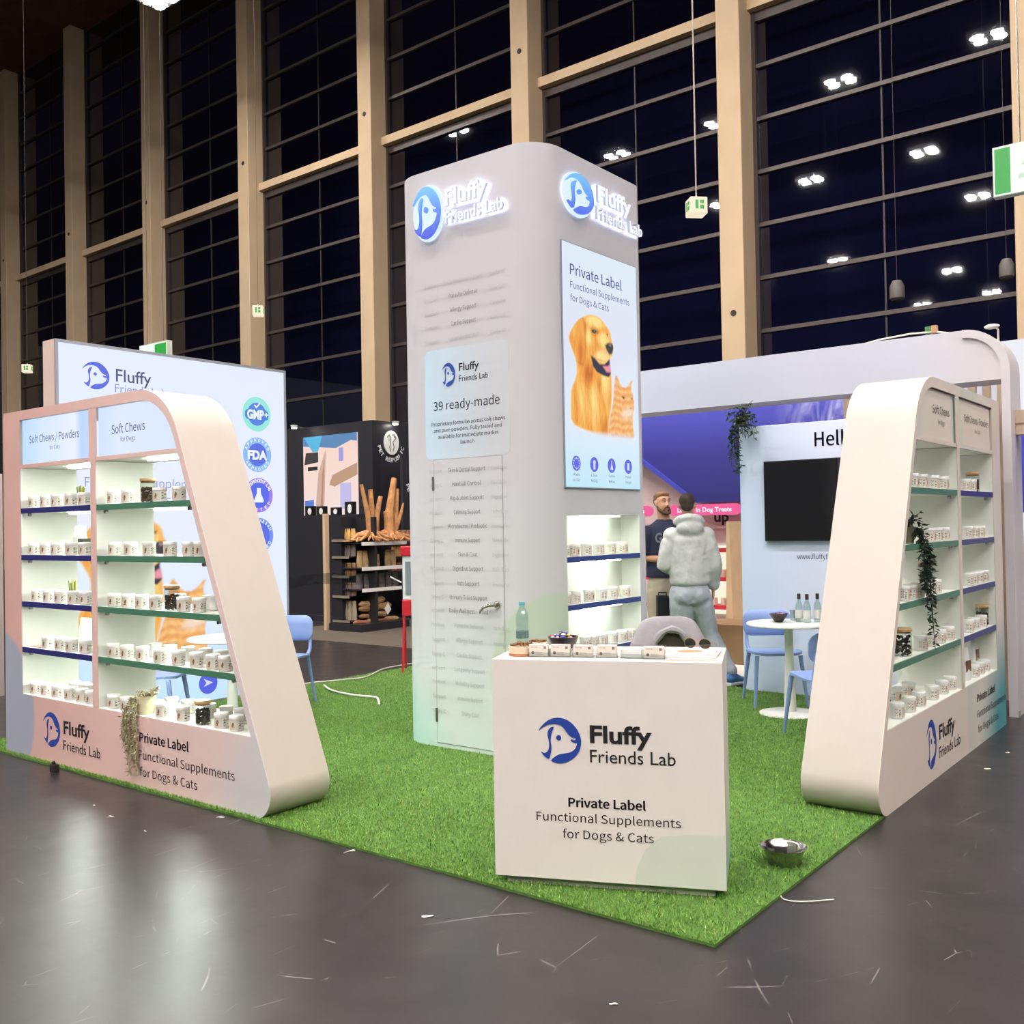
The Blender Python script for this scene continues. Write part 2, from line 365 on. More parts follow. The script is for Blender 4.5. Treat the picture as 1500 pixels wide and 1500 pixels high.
# anchor holes of the formwork
for i,u in enumerate(edges[1:8]):
    z={1:0}.get(i,0)
    mb=MB(); zz=13.9 if i<6 else 6.2
    p=FF.p(u+0.02,zz,0.0)
    mb.prism([(0.07*math.cos(a*math.pi/6),0.07*math.sin(a*math.pi/6)) for a in range(12)],lambda a,b,t:FF.p(u+0.02+a,zz+b,0.004+t),0,0.012)
    mb.build('anchor_plug',mat('dark_plug',(40,36,34),0.6),wall)
beam_z=(13.02,13.26); bays=list(zip(edges[:-1],edges[1:]))
step=1.19; rows=[4.65+step*k for k in range(-4,7)]+[13.0]+[13.26+step*k for k in range(1,8)]
transom_me={}
for i,(a,b) in enumerate(bays):
    u0,u1=a+cw/2,b-cw/2; mid=(u0+u1)/2+0.12
    wn=struct('window_%d'%(i+1),FF.p(u0,0,-0.7))
    mb=MB(); mb.fbox(FF,u0,u1,beam_z[0],beam_z[1],-0.78,-0.42); mb.fbox(FF,u0,u1,beam_z[0]-0.22,beam_z[0],-0.80,-0.62,1)  # dark lower strip paints the shaded underside of the beam
    mb.build('cross_beam',[CONC,BAR],wn)
    mb=MB(); mb.fbox(FF,u0,u0+0.09,0,CEIL_Z,-0.74,-0.60); mb.fbox(FF,u1-0.09,u1,0,CEIL_Z,-0.74,-0.60); mb.build('frame',BAR,wn)
    BAR2=mat('dark_mullion',(52,48,50),.5,.3); mb=MB(); mb.fbox(FF,mid-0.018,mid+0.018,0,beam_z[0]-.2,-0.76,-0.68); mb.fbox(FF,mid-0.018,mid+0.018,beam_z[1],CEIL_Z,-0.76,-0.68); mb.build('mullion',BAR2,wn)
    zs=[0.0]+[z for z in rows if 0.3<z<13.0]+[13.0]
    zs2=[13.26]+[z for z in rows if z>13.3]+[CEIL_Z]
    for zz in (zs,zs2):
        for k,z in enumerate(zz[1:-1]):
            MB().fbox(FF,u0+0.09,u1-0.09,z-0.045,z+0.045,-0.78,-0.62).build('transom',BAR,wn)
        for k in range(len(zz)-1):
            for (p,q) in ((u0+0.09,mid-0.03),(mid+0.03,u1-0.09)):
                if zz[k+1]<1.2: continue
                mb=MB(); v=[FF.p(p,zz[k]+.045,-0.7),FF.p(q,zz[k]+.045,-0.7),FF.p(q,zz[k+1]-.045,-0.7),FF.p(p,zz[k+1]-.045,-0.7)]
                mb.add(v,[(0,1,2,3)]); mb.build('pane',GLS,wn,fix=False)
# added backdrop wall standing in for the night outside, faintly catching the hall light
o=MB().box(-130,27,0,60,27.4,70).build('night_backdrop_1',mat('night_outside',(58,58,92),0.9)); o['kind']='structure'

# floodlights under the roof (each four lenses in a housing), some added only for their light
LENS=emis('flood_lens',(255,249,244),HALL_LAMP)
HOUS=mat('lamp_housing',(52,50,50),0.5,0.4)
mb=MB()
lamp=thing('hall_floodlight','four-lens white hall floodlight hanging under the dark roof','lamp',(0,0,16.0),0,'hall floodlights under the roof')
MB().box(-0.55,-0.38,0.03,0.55,0.38,0.22).build('housing',HOUS,lamp,world=False,bevel=0.02)
MB().tube([(0,0,0.2),(0,0,CEIL_Z-16.02)],0.02,6).build('suspension_rod',HOUS,lamp,world=False)
mb=MB()
for sx in (-0.28,0.28):
    for sy in (-0.18,0.18): mb.prism([(sx+0.17*math.cos(a*math.pi/6),sy+0.12*math.sin(a*math.pi/6)) for a in range(12)],lambda a,b,t:(a,b,t),-0.01,0.03)
mb.build('lens',LENS,lamp,world=False)
spots=[(-11.57,9.6),(-7.06,9.5),(-2.5,9.5),(2.2,9.5),(-20.66,9.2),(-16.2,9.3),(-11.55,1.2),(-7,1.2),(-2.5,1.2),(2.5,1.2),(-16.2,1.2),(-20.5,1.0),(-34.8,8.7),(-43.9,0.3),
       (9,9.5),(14,3),(9,-2),(14,-8),(8,-12),(5,-19),(-5,-21),(13,13),(18,7),(20,-3),(13,-16),(24,2),  # unseen lamps, added to brighten the right-facing and camera-facing fronts
       (-25.8,-13.6),(-20.45,-12.3),(-11.5,-6),(-7,-6),(-2.5,-6),(3,-6),(-16.4,-19.2),(-11.8,-18.9),(-7,-13),(-1,-13),(-16.2,-27),(-20.7,-27.5),(-23.7,15.2),(-29.5,1.5),(7.5,4)]  # lamps read off the glass reflections, mixed with ones added for light
cm=child_map()
for i,(x,y) in enumerate(spots):
    if i==0: lamp.location=(x,y,16.0)
    else: dup(lamp,(x,y,16.0),cm=cm)

# ------------------------------------------------------------------ artificial turf
CX0,CX1,CY0,CY1=-7.87,-1.715,3.385,8.78
TURF=mat('turf_base',(82,120,48),0.9,var=0.25,vs=14,bump=0.6,bs=220)
carpet=tag(MB().prism([(CX0,CY0),(CX1,CY0),(CX1,8.32),(-2.14,8.32),(-2.14,CY1),(CX0,CY1)],lambda a,b,t:(a,b,t),0.0,0.012).build('turf_carpet',[TURF]),'bright green artificial turf carpet covering the stand floor','carpet')
def blades():
    n=230000
    x=rng.uniform(CX0,CX1,n); y=CY0+(CY1-CY0)*rng.random(n)**1.35
    k_=~((x>-2.14)&(y>8.32)); x=x[k_]; y=y[k_]; n=len(x)
    a=rng.uniform(0,2*np.pi,n); h=rng.uniform(0.010,0.019,n); w=rng.uniform(0.0018,0.0034,n)
    lx=rng.normal(0,0.006,n); ly=rng.normal(0,0.006,n)
    V=np.empty((n,3,3)); V[:,0]=np.c_[x-np.cos(a)*w,y-np.sin(a)*w,np.full(n,0.011)]; V[:,1]=np.c_[x+np.cos(a)*w,y+np.sin(a)*w,np.full(n,0.011)]
    V[:,2]=np.c_[x+lx,y+ly,0.011+h]
    me=bpy.data.meshes.new('turf_blades'); me.vertices.add(n*3); me.vertices.foreach_set('co',V.reshape(-1))
    me.loops.add(n*3); me.loops.foreach_set('vertex_index',np.arange(n*3,dtype=np.int32)); me.polygons.add(n)
    me.polygons.foreach_set('loop_start',np.arange(0,n*3,3,dtype=np.int32)); me.polygons.foreach_set('loop_total',np.full(n,3,dtype=np.int32))
    me.update(); at=me.attributes.new('print','FLOAT_COLOR','POINT')
    pal=np.array([lin(c) for c in ((104,150,62),(126,168,76),(84,126,50),(156,182,96),(110,158,62),(136,160,74))])
    c=pal[rng.integers(0,len(pal),n)]*rng.uniform(0.85,1.15,(n,1)); c4=np.c_[np.repeat(c,3,axis=0),np.ones(n*3)]
    at.data.foreach_set('color',c4.reshape(-1)); me.materials.append(attr_mat('turf_blade_colour',rough=0.6))
    o=bpy.data.objects.new('turf_blades',me); COL.objects.link(o); o.parent=carpet; o['kind']='stuff'
blades()

# ------------------------------------------------------------------ animal portrait used on the lit panels (flat print)
ART={'dog':[(0.071,2.291),(0.07,2.436),(0.079,2.536),(0.139,2.615),(0.153,2.67),(0.143,2.735),(0.099,2.803),(0.055,2.876),(0.08,2.932),(0.164,3.018),(0.273,3.069),(0.359,3.089),(0.459,3.084),(0.533,3.04),(0.596,3.0),(0.608,2.945),(0.638,2.893),(0.623,2.835),(0.576,2.787),(0.594,2.733),(0.598,2.678),(0.607,2.553),(0.59,2.446),(0.546,2.303),(0.556,2.221),(0.429,2.227),(0.246,2.256)],
'ear':[(0.155,2.736),(0.099,2.803),(0.055,2.876),(0.08,2.932),(0.164,3.018),(0.236,3.043),(0.259,2.992),(0.256,2.924),(0.26,2.844),(0.251,2.768),(0.226,2.718)],
'mouth':[(0.331,2.795),(0.386,2.778),(0.447,2.744),(0.511,2.752),(0.576,2.794),(0.602,2.79),(0.599,2.699),(0.565,2.664),(0.495,2.667),(0.408,2.685),(0.359,2.72)],
'tongue':[(0.485,2.735),(0.549,2.742),(0.601,2.769),(0.605,2.7),(0.534,2.699)],
'nose':[(0.522,2.892),(0.568,2.916),(0.626,2.916),(0.638,2.886),(0.617,2.841),(0.578,2.829),(0.54,2.86)],
'muzzle':[(0.425,2.831),(0.502,2.862),(0.528,2.893),(0.63,2.836),(0.589,2.789),(0.485,2.749),(0.423,2.762)],
'eye':[(0.343,2.977),(0.387,2.989),(0.42,2.978),(0.392,2.957),(0.355,2.96)],'eye2':[(0.544,2.975),(0.563,2.981),(0.559,2.96)],
'cat':[(0.543,2.22),(0.56,2.339),(0.617,2.484),(0.626,2.555),(0.651,2.684),(0.677,2.69),(0.728,2.614),(0.808,2.608),(0.9,2.689),(0.87,2.614),(0.909,2.538),(0.913,2.466),(0.882,2.384),(0.893,2.291),(0.911,2.231),(0.713,2.219)],
'catmuz':[(0.748,2.438),(0.83,2.466),(0.892,2.45),(0.883,2.406),(0.8,2.378),(0.72,2.393)],
'cateye':[(0.732,2.54),(0.779,2.54),(0.771,2.52)],'cateye2':[(0.872,2.542),(0.891,2.54),(0.881,2.525)]}
def portrait():
    nx,nz=190,190; u=np.linspace(0.03,0.94,nx); z=np.linspace(2.19,3.11,nz); U,Z=np.meshgrid(u,z)
    du=(u[1]-u[0])
    def sd(poly):           # signed distance (negative inside)
        P=np.array(poly); d=np.full(U.shape,1e9); ins=np.zeros(U.shape,bool); n=len(P)
        for i in range(n):
            a,b=P[i],P[(i+1)%n]; ab=b-a; t=np.clip(((U-a[0])*ab[0]+(Z-a[1])*ab[1])/(ab@ab+1e-12),0,1)
            d=np.minimum(d,np.hypot(U-a[0]-t*ab[0],Z-a[1]-t*ab[1]))
            c=((a[1]>Z)!=(b[1]>Z))&(U<(b[0]-a[0])*(Z-a[1])/(b[1]-a[1]+1e-12)+a[0]); ins^=c
        return np.where(ins,-d,d)
    def m(k,soft=0.006): return np.clip(0.5-sd(chaikin(ART[k],1) if k in('dog','ear','cat','muzzle') else ART[k])/(2*soft),0,1)[...,None]
    def C(*c): return np.array(lin(c))
    def nz_(fx,fz,ph): return np.sin(U*fx+np.sin(Z*fz*.6+ph)*2.2+ph)*np.sin(Z*fz+np.sin(U*fx*.4)*1.5+ph*2)
    bg=C(228,238,252); img=np.broadcast_to(bg,U.shape+(3,)).copy()
    dog=m('dog'); D=sd(ART['dog'])
    fur=0.5+0.13*nz_(70,13,0.3)+0.10*nz_(170,28,1.7)+0.10*nz_(33,9,2.2)+0.07*nz_(260,60,.8)
    def bl(u,z,a,b): return np.clip(1-np.hypot((U-u)/a,(Z-z)/b),0,1)
    tone=0.52+0.85*bl(.40,3.05,.16,.07)+0.8*bl(.50,2.93,.10,.07)+0.7*bl(.47,2.80,.12,.05)+0.5*bl(.30,2.92,.07,.08)+.55*bl(.52,2.62,.10,.16)+.45*bl(.20,2.45,.09,.2)+.5*bl(.36,2.45,.08,.2)+.35*bl(.12,2.95,.05,.08)-.55*bl(.20,2.80,.05,.13)-.6*bl(.30,2.66,.09,.12)-.5*bl(.44,2.60,.04,.09)-.45*bl(.15,2.40,.05,.16)-.4*bl(.50,2.30,.10,.09)-.45*bl(.27,2.99,.02,.10)-.35*bl(.42,2.97,.05,.02)
    fur=np.clip(tone+(fur-.5)*.75,0,1)[...,None]
    dcol=np.where(fur<.5,C(206,104,22)*(1-fur*2)+C(248,168,64)*fur*2,C(248,168,64)*(2-fur*2)+C(255,228,138)*(fur*2-1))
    edge=np.clip(-D/0.022,0,1)[...,None]; dcol=dcol*edge+C(255,196,104)*(1-edge)
    ear=m('ear',0.012); dcol=dcol*(1-ear*.30)+C(236,144,50)*(ear*.30)
    e2=np.clip(1-np.abs(sd(ART['ear'])-.004)/0.012,0,1)[...,None]*0.40*np.clip((U-.13)/.08,0,1)[...,None]; dcol=dcol*(1-e2)+C(140,66,18)*e2
    mz=m('muzzle',0.035); dcol=dcol*(1-mz*.55)+C(255,226,164)*(mz*.55)
    wd=(bl(.43,2.775,.12,.012)+bl(.36,2.83,.015,.06))[...,None]; wd=np.clip(wd,0,1)*.35; dcol=dcol*(1-wd)+C(170,96,40)*wd
    for k,c,s in (('mouth',C(34,34,62),.006),('tongue',C(240,150,164),.008),('nose',C(52,46,56),.008)):
        q=m(k,s); dcol=dcol*(1-q)+c*q
    hl=np.clip(1-np.hypot((U-.59)/.022,(Z-2.90)/.014),0,1)[...,None]*.7; dcol=dcol*(1-hl)+C(214,170,176)*hl
    for k in ('eye','eye2'):
        q=m(k,.006); dcol=dcol*(1-q)+C(40,28,24)*q
    rg=np.clip(1-np.abs(sd(ART['eye'])-.012)/0.012,0,1)[...,None]*.35; dcol=dcol*(1-rg)+C(150,84,30)*rg
    gl=np.clip(1-np.hypot((U-.388)/.010,(Z-2.975)/.008),0,1)[...,None]; dcol=dcol*(1-gl)+C(190,200,214)*gl
    img=img*(1-dog)+dcol*dog
    cat=m('cat'); st=0.5+0.5*np.sin(Z*120+np.sin(U*18)*3.0+np.abs(U-.8)*30); st=np.clip(st*.6+.2*nz_(90,60,.9)+.15,0,1)[...,None]
    ccol=C(255,204,130)*(1-st*.75)+C(232,128,44)*(st*.75)
    cq=m('catmuz',0.02); ccol=ccol*(1-cq*.85)+C(252,228,208)*(cq*.85)
    for k in ('cateye','cateye2'):
        q=m(k,.006); ccol=ccol*(1-q)+C(70,56,30)*q
    ns=np.clip(1-np.hypot((U-.862)/.018,(Z-2.462)/.010),0,1)[...,None]; ccol=ccol*(1-ns)+C(232,130,120)*ns
    ie=np.clip(1-np.hypot((U-.665)/.022,(Z-2.62)/.05),0,1)[...,None]*.7; ccol=ccol*(1-ie)+C(244,176,160)*ie
    img=img*(1-cat)+ccol*cat
    a=np.maximum(dog,cat)[...,0]; fade=np.clip((Z-2.225)/0.04,0,1)[...,None]; img=img*fade+bg*(1-fade)
    keep=(a[:-1,:-1]>0.02)|(a[1:,1:]>0.02)|(a[1:,:-1]>0.02)|(a[:-1,1:]>0.02)
    return U,Z,img,keep
PU,PZ,PIMG,PKEEP=portrait()
def portrait_obj(F,fu,fz,d,parent):
    nz,nx=PU.shape; idx=np.arange(nz*nx).reshape(nz,nx)
    V=[F.p(fu(a),fz(b),d) for a,b in zip(PU.reshape(-1),PZ.reshape(-1))]
    K=np.argwhere(PKEEP); f=[(int(idx[i,j]),int(idx[i,j+1]),int(idx[i+1,j+1]),int(idx[i+1,j])) for i,j in K]
    mb=MB(); mb.add(V,f); o=mb.build('dog_and_cat_portrait',attr_mat('portrait_print',emit=SCREEN),parent,fix=False)
    at=o.data.attributes.new('print','FLOAT_COLOR','POINT')
    at.data.foreach_set('color',np.c_[PIMG.reshape(-1,3),np.ones(nz*nx)].reshape(-1).astype(np.float32)); return o

# ------------------------------------------------------------------ display units (slanted-end shelving)
NAVY=mat('navy_edge',(42,42,112),0.45); GREEN=mat('green_edge',(72,122,96),0.45)
SHELFW=mat('shelf_white',(238,240,232),0.4)
SHZ=[1.782,1.446,1.113,0.785]; DEP=0.42
def s_out(z): return 3.12-0.412*z
def s_in(z): return 3.068-0.412*z
def display_unit(side):
    L = side=='left'
    if L:
        pt=lambda s,d,z:(-7.42+s,3.42+d,z); F=Face(0,3.42,0); fu=lambda s:-7.42+s
        root=thing('display_unit','pink and white slanted shelving unit with lit headers on the left edge of the turf','shelving',(-6.0,3.42,0))
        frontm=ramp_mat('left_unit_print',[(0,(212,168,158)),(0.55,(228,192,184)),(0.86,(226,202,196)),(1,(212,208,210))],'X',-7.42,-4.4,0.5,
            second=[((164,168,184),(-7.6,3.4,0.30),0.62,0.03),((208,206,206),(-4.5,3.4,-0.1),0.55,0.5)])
        sidem=mat('left_unit_band',(194,182,172),0.5)
        names=['navy-edged','green-edged']
    else:
        pt=lambda s,d,z:(-1.715-d,8.33-s,z); F=Face(-1.715,0,90); fu=lambda s:8.33-s
        root=thing('display_unit','beige slanted shelving unit with unlit headers on the right edge of the turf','shelving',(-1.715,7.0,0))
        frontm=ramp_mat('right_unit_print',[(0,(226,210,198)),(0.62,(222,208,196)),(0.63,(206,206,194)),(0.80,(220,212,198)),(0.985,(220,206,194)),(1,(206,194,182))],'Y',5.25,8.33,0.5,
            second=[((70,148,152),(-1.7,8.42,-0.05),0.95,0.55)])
        sidem=mat('right_unit_band',(192,182,174),0.5)
    outer=rpoly([(0,0,0),(s_out(0),0,0.15),(s_out(2.487),2.487,0.45),(0,2.487,0.0)],10)
    inner=rpoly([(0.25,0.45,0),(s_in(0.45),0.45,0),(s_in(2.42),2.42,0.40),(0.25,2.42,0)],10)
    MB().prism(outer,lambda a,b,t:pt(a,t,b),0.0,DEP,[inner]).build('carcass',sidem,root,smooth=True)
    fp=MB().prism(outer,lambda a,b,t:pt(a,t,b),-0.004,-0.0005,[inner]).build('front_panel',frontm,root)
    mb=MB(); mb.prism([(.2504,.452),(.2530,.452),(.2530,2.07),(.2504,2.07)],lambda a,b,t:pt(a,t,b),.002,DEP-.001); mb.build('side_lining',SHELFW,root)
    MB().prism([(.2535,.4502),(s_in(.45)-.002,.4502),(s_in(.4518)-.002,.4518),(.2535,.4518)],lambda a,b,t:pt(a,t,b),.001,DEP-.001).build('base_board',SHELFW,root)
    # upright between the two bays and the rail under the headers
    mb=MB(); b0=pt(1.22,-0.004,0.45); 
    mb.prism([(1.22,0.452),(1.28,0.452),(1.28,2.07),(1.22,2.07)],lambda a,b,t:pt(a,t,b),0.002,DEP)
    mb.build('divider',SHELFW,root)
    mb=MB(); mb.prism([(1.218,0.452),(1.282,0.452),(1.282,2.098),(1.296,2.098),(1.296,2.418),(1.206,2.418),(1.206,2.098),(1.218,2.098)],lambda a,b,t:pt(a,t,b),-0.005,0.001)
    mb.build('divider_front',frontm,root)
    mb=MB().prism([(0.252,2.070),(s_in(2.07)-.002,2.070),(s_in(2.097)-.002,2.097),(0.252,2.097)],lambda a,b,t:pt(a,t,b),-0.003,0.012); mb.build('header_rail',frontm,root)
    mb=MB().prism([(0.252,2.074),(s_in(2.074)-.002,2.074),(s_in(2.094)-.002,2.094),(0.252,2.094)],lambda a,b,t:pt(a,t,b),0.012,DEP); mb.build('ceiling_board',SHELFW,root)
    # headers
    if L:
        hm=ramp_mat('header_lit',[(0,(186,220,255)),(0.14,(214,232,255)),(0.36,(232,240,255)),(0.40,(188,214,255)),(0.62,(222,234,255)),(1,(216,230,252))],'X',-7.17,-5.1,0.4,emit=1.0)
    else:
        hm=ramp_mat('header_plain',[(0,(196,206,196)),(0.1,(222,212,198)),(0.42,(228,214,200)),(0.43,(186,204,194)),(0.6,(228,214,198)),(1,(230,216,204))],'Y',6.15,8.10,0.5)
    inkh = mat('header_ink_blue',(58,70,128),0.5) if L else INK
    polys=[[(0.262,2.10),(1.20,2.10),(1.20,2.415),(0.262,2.415)], rpoly([(1.30,2.10,0),(s_in(2.10)-.008,2.10,0),(s_in(2.415)-.008,2.415,0.39),(1.30,2.415,0)],10)]
    for i,pl in enumerate(polys):
        h=MB().prism(pl,lambda a,b,t:pt(a,t,b),0.012,0.05).build('header_panel',hm,root)
        mb=MB()
        if L:
            if i==0: text(mb,F,'Soft Chews / Powders',-7.05,-6.36,2.245,0.052,d=-0.008); text(mb,F,'for Cats',-6.76,-6.62,2.185,0.026,d=-0.008)
            else: text(mb,F,'Soft Chews',-5.955,-5.57,2.235,0.056,d=-0.008); text(mb,F,'for Dogs',-5.85,-5.68,2.18,0.028,d=-0.008)
        else:
            if i==0: text(mb,F,'Soft Chews / Powders',7.31,8.02,2.265,0.05,d=-0.008); text(mb,F,'for Cats',7.60,7.76,2.20,0.026,d=-0.008)
            else: text(mb,F,'Soft Chews',6.53,6.92,2.265,0.05,d=-0.008); text(mb,F,'for Dogs',6.65,6.81,2.20,0.028,d=-0.008)
        mb.build('lettering',inkh,h,fix=False)
    # shelves with coloured front edges; light bars above every cell of the left unit
    for bay in (0,1):
        for k,z in enumerate(SHZ):
            if bay==0: sh=MB().prism([(0.252,z-0.033),(1.218,z-0.033),(1.218,z),(0.252,z)],lambda a,b,t:pt(a,t,b),0.012,DEP-0.003)
            else: sh=MB().prism([(1.282,z-0.033),(s_in(z-.033)-.003,z-0.033),(s_in(z)-.003,z),(1.282,z)],lambda a,b,t:pt(a,t,b),0.012,DEP-0.003)
            sh=sh.build('shelf',SHELFW,root)
            e0,e1=(0.25,1.22) if bay==0 else (1.28,s_in(z)-.004)
            MB().prism([(e0,z-0.036),(e1,z-0.036),(e1,z+0.001),(e0,z+0.001)],lambda a,b,t:pt(a,t,b),0.001,0.012).build('shelf_edge',NAVY if bay==0 else GREEN,sh)
            mb=MB()
            for q in (e0+.05,e1-.06): mb.prism([(q+.012*math.cos(a*math.pi/4),z-.046+.012*math.sin(a*math.pi/4)) for a in range(8)],lambda a,b,t:pt(a,t,b),0.03,0.05)
            mb.build('shelf_pin',mat('pin_metal',(150,150,150),0.3,0.8),sh)
        if L:
            for zt in [2.074]+[z-0.033 for z in SHZ]:
                c=0.735 if bay==0 else (1.28+s_in(zt))/2
                mb=MB().prism([(c-0.15,0.18),(c+0.15,0.18),(c+0.15,0.23),(c-0.15,0.23)],lambda a,b,t:pt(a,b,t),zt-0.012,zt-0.001)
                mb.build('light_bar',emis('led_bright',(246,255,242),LED*3.2),root)
    # base lettering and emblem on the front panel
    mb=MB()
    if L:
        text(mb,F,'Fluffy',-6.585,-6.245,0.232,0.088,'B',0.022,d=0.006); text(mb,F,'Friends Lab',-6.59,-6.115,0.122,0.066,'B',d=0.006)
        text(mb,F,'Private Label',-5.65,-5.13,0.292,0.056,bold=0.03,d=0.006); text(mb,F,'Functional Supplements',-5.66,-4.685,0.185,0.052,d=0.006); text(mb,F,'for Dogs & Cats',-5.65,-5.045,0.08,0.052,d=0.006)
        eb=(-6.87,-6.635,0.12,0.36)
    else:
        text(mb,F,'Fluffy',6.455,6.82,0.222,0.09,'B',0.022,d=0.006); text(mb,F,'Friends Lab',6.445,6.955,0.108,0.068,'B',d=0.006)
        text(mb,F,'Private Label',7.43,7.965,0.305,0.052,bold=0.03,d=0.006); text(mb,F,'Functional Supplements',7.43,8.32,0.195,0.05,d=0.006); text(mb,F,'for Dogs & Cats',7.44,8.06,0.09,0.05,d=0.006)
        eb=(6.18,6.39,0.075,0.375)
    mb.build('lettering',INK,fp,fix=False)
    mb=MB(); emblem(mb,F,eb[0],eb[1],eb[2],eb[3],d=0.005); mb.build('emblem',NAVYP,fp)
    return root
LU=display_unit('left'); RU=display_unit('right')

# ------------------------------------------------------------------ tubs and jars
def label_mesh():
    """wrap-around paper label of a tub: picture in the middle, lines of print either side"""
    na,nz=56,14; r=0.0405; V=[];C=[]
    z0,z1=0.008,0.066
    f=[]; cols=[]
    for i in range(na+1):
        a=math.radians(-115+230*i/na)-math.pi/2
        for k in range(nz+1): V.append((r*math.cos(a),r*math.sin(a),z0+(z1-z0)*k/nz))
    for i in range(na):
        t=-115+230*(i+.5)/na
        for k in range(nz):
            zc=(k+.5)/nz; a=i*(nz+1)+k; f.append((a,a+nz+1,a+nz+2,a+1))
            c=(232,226,214)
            if -42<t<34:
                w=(t+42)/76; c=(222-10*zc,190+26*w,172+34*w)
                if abs(t+6-(zc-.5)*16)<9 and .18<zc<.82 and (abs(t+4)<6 or .35<zc<.7 or (k%3==0)): c=(120,92,66)
            elif 44<t<64 and k in (2,4,6,7,9,11) and (i*5+k*3)%4: c=(60,62,66)
            elif 70<t<104 and k in (3,4,6,8,10) and (i*3+k)%3: c=(150,150,148)
            elif -66<t<-48 and k in (2,4,5,7,9,10) and (i*5+k)%3: c=(70,60,58)
            elif -100<t<-74 and k in (3,5,7,9,11) and (i*7+k*5)%4: c=(130,122,118)
            cols.append(c)
    me=bpy.data.meshes.new('label'); me.from_pydata(V,[],f); at=me.attributes.new('print','FLOAT_COLOR','CORNER')
    at.data.foreach_set('color',np.array([[*lin(c),1.0] for c in cols for _ in range(4)],dtype=np.float32).reshape(-1))
    me.materials.append(attr_mat('label_print',rough=0.45)); me.polygons.foreach_set('use_smooth',[True]*len(f)); return me
LABEL=label_mesh()
TUBW=mat('tub_plastic',(240,240,236),0.35)
ORD=['first','second','third','fourth','fifth','sixth','seventh','eighth','ninth']
def make_tub():
    t=thing('supplement_tub','tub','tub',(0,0,0))
    MB().lathe([(0.036,0),(0.0395,0.003),(0.0395,0.070),(0.036,0.071)],20).build('body',TUBW,t,world=False,smooth=True)
    MB().lathe([(0.0395,0.070),(0.042,0.071),(0.042,0.086),(0.0405,0.0885),(0.0,0.0885)],20).build('lid',TUBW,t,world=False,smooth=True)
    o=bpy.data.objects.new('label',LABEL); COL.objects.link(o); o.parent=t; return t
tub=make_tub(); tub_used=[False]; CM=child_map()
def place_tub(x,y,z,rz,label,group):
    if not tub_used[0]:
        tub_used[0]=True; tub.location=(x,y,z); tub.rotation_euler=(0,0,rz); LOC[tub.name]=(x,y,z); tub['label']=label; tub['group']=group; return tub
    return dup(tub,(x,y,z),rz,label,group,cm=CM)
JARG=glass_mat('jar_glass',(238,242,240),0.04,0.02); WOOD=mat('bamboo_lid',(196,160,112),0.5,var=0.1,vs=30)
TREAT=mat('brown_treats',(96,70,48),0.7,var=0.35,vs=60,bump=0.3); TREATD=mat('dark_treats',(64,52,40),0.7,var=0.3,vs=60)
def treat_jar(x,y,z,label,h=0.135,r=0.047,dark=False,fill=0.75,group=None):
    t=thing('treat_jar',label,'jar',(x,y,z),random.random(),group)
    MB().lathe([(0,0.001),(r*.92,0.001),(r,0.008),(r,h-.012),(r*.94,h)],24).build('glass_body',JARG,t,world=False,smooth=True)
    mb=MB(); mb.lathe([(r*1.04,h),(r*1.04,h+.014),(r*.98,h+.018),(0,h+.018)],24); mb.lathe([(0,h-.01),(r*.88,h-.01),(r*.88,h+.001),(0,h+.001)],20)
    mb.build('wooden_lid',WOOD,t,world=False,smooth=True)
    mb=MB()
    for i in range(150):
        a=random.random()*6.283; q=(r-.012)*math.sqrt(random.random()); zz=.010+random.random()*(h*fill-.016)
        if i<110: q=r-.0125
        mb.ball((q*math.cos(a),q*math.sin(a),zz),(.0095*random.uniform(.7,1.05),.0085,.008*random.uniform(.7,1.1)),6,4,rot=Matrix.Rotation(random.random()*3,3,'X'))
    o=mb.build('treats',TREATD if dark else TREAT,t,world=False,smooth=True,fix=False); o['kind']='stuff'; return t
LT={ # left unit: shelf -> x of the tubs from left to right (front row y 3.475)
 ('top navy-edged shelf',1.783):[-7.075,-6.91,-6.759,-6.557,-6.386],('second navy-edged shelf',1.447):[-7.076,-6.918,-6.761,-6.571,-6.391],
 ('third navy-edged shelf',1.114):[-7.057,-6.89,-6.718,-6.542,-6.383],('lowest navy-edged shelf',0.786):[-6.91,-6.725,-6.571,-6.4],
 ('board under navy shelves',0.452):[-7.082,-6.931,-6.783,-6.603,-6.452,-6.325],
 ('top green-edged shelf',1.783):[-6.028,-5.849,-5.488,-5.276],('second green-edged shelf',1.447):[-6.022,-5.83,-5.616,-5.385,-5.189,-5.066],
 ('third green-edged shelf',1.114):[-6.027,-5.864,-5.709,-5.548,-5.244,-5.086],('lowest green-edged shelf',0.786):[-6.037,-5.88,-5.701,-5.501,-5.311,-5.13,-4.958,-4.84],
 ('board under green shelves',0.452):[-6.05,-5.887,-5.488,-5.271,-4.884,-4.745]}
def nm(i,n): return 'only one' if n==1 else (ORD[i]+' from left')
for (sh,z),xs in LT.items():
    for i,x in enumerate(xs):
        place_tub(x,3.475+random.uniform(-.004,.004),z,random.uniform(-.16,.16)+.50,'white tub, %s on %s of left unit'%(nm(i,len(xs)),sh),'front-row tubs in the left unit')
LB={('third green-edged shelf',1.114):[-5.512,-5.199,-5.13],('lowest green-edged shelf',0.786):[-5.787,-5.619,-5.425,-5.241,-5.079],
 ('board under green shelves',0.452):[-5.614,-5.44,-5.21,-5.042,-4.898],('board under navy shelves',0.452):[-6.814,-6.689,-6.588]}
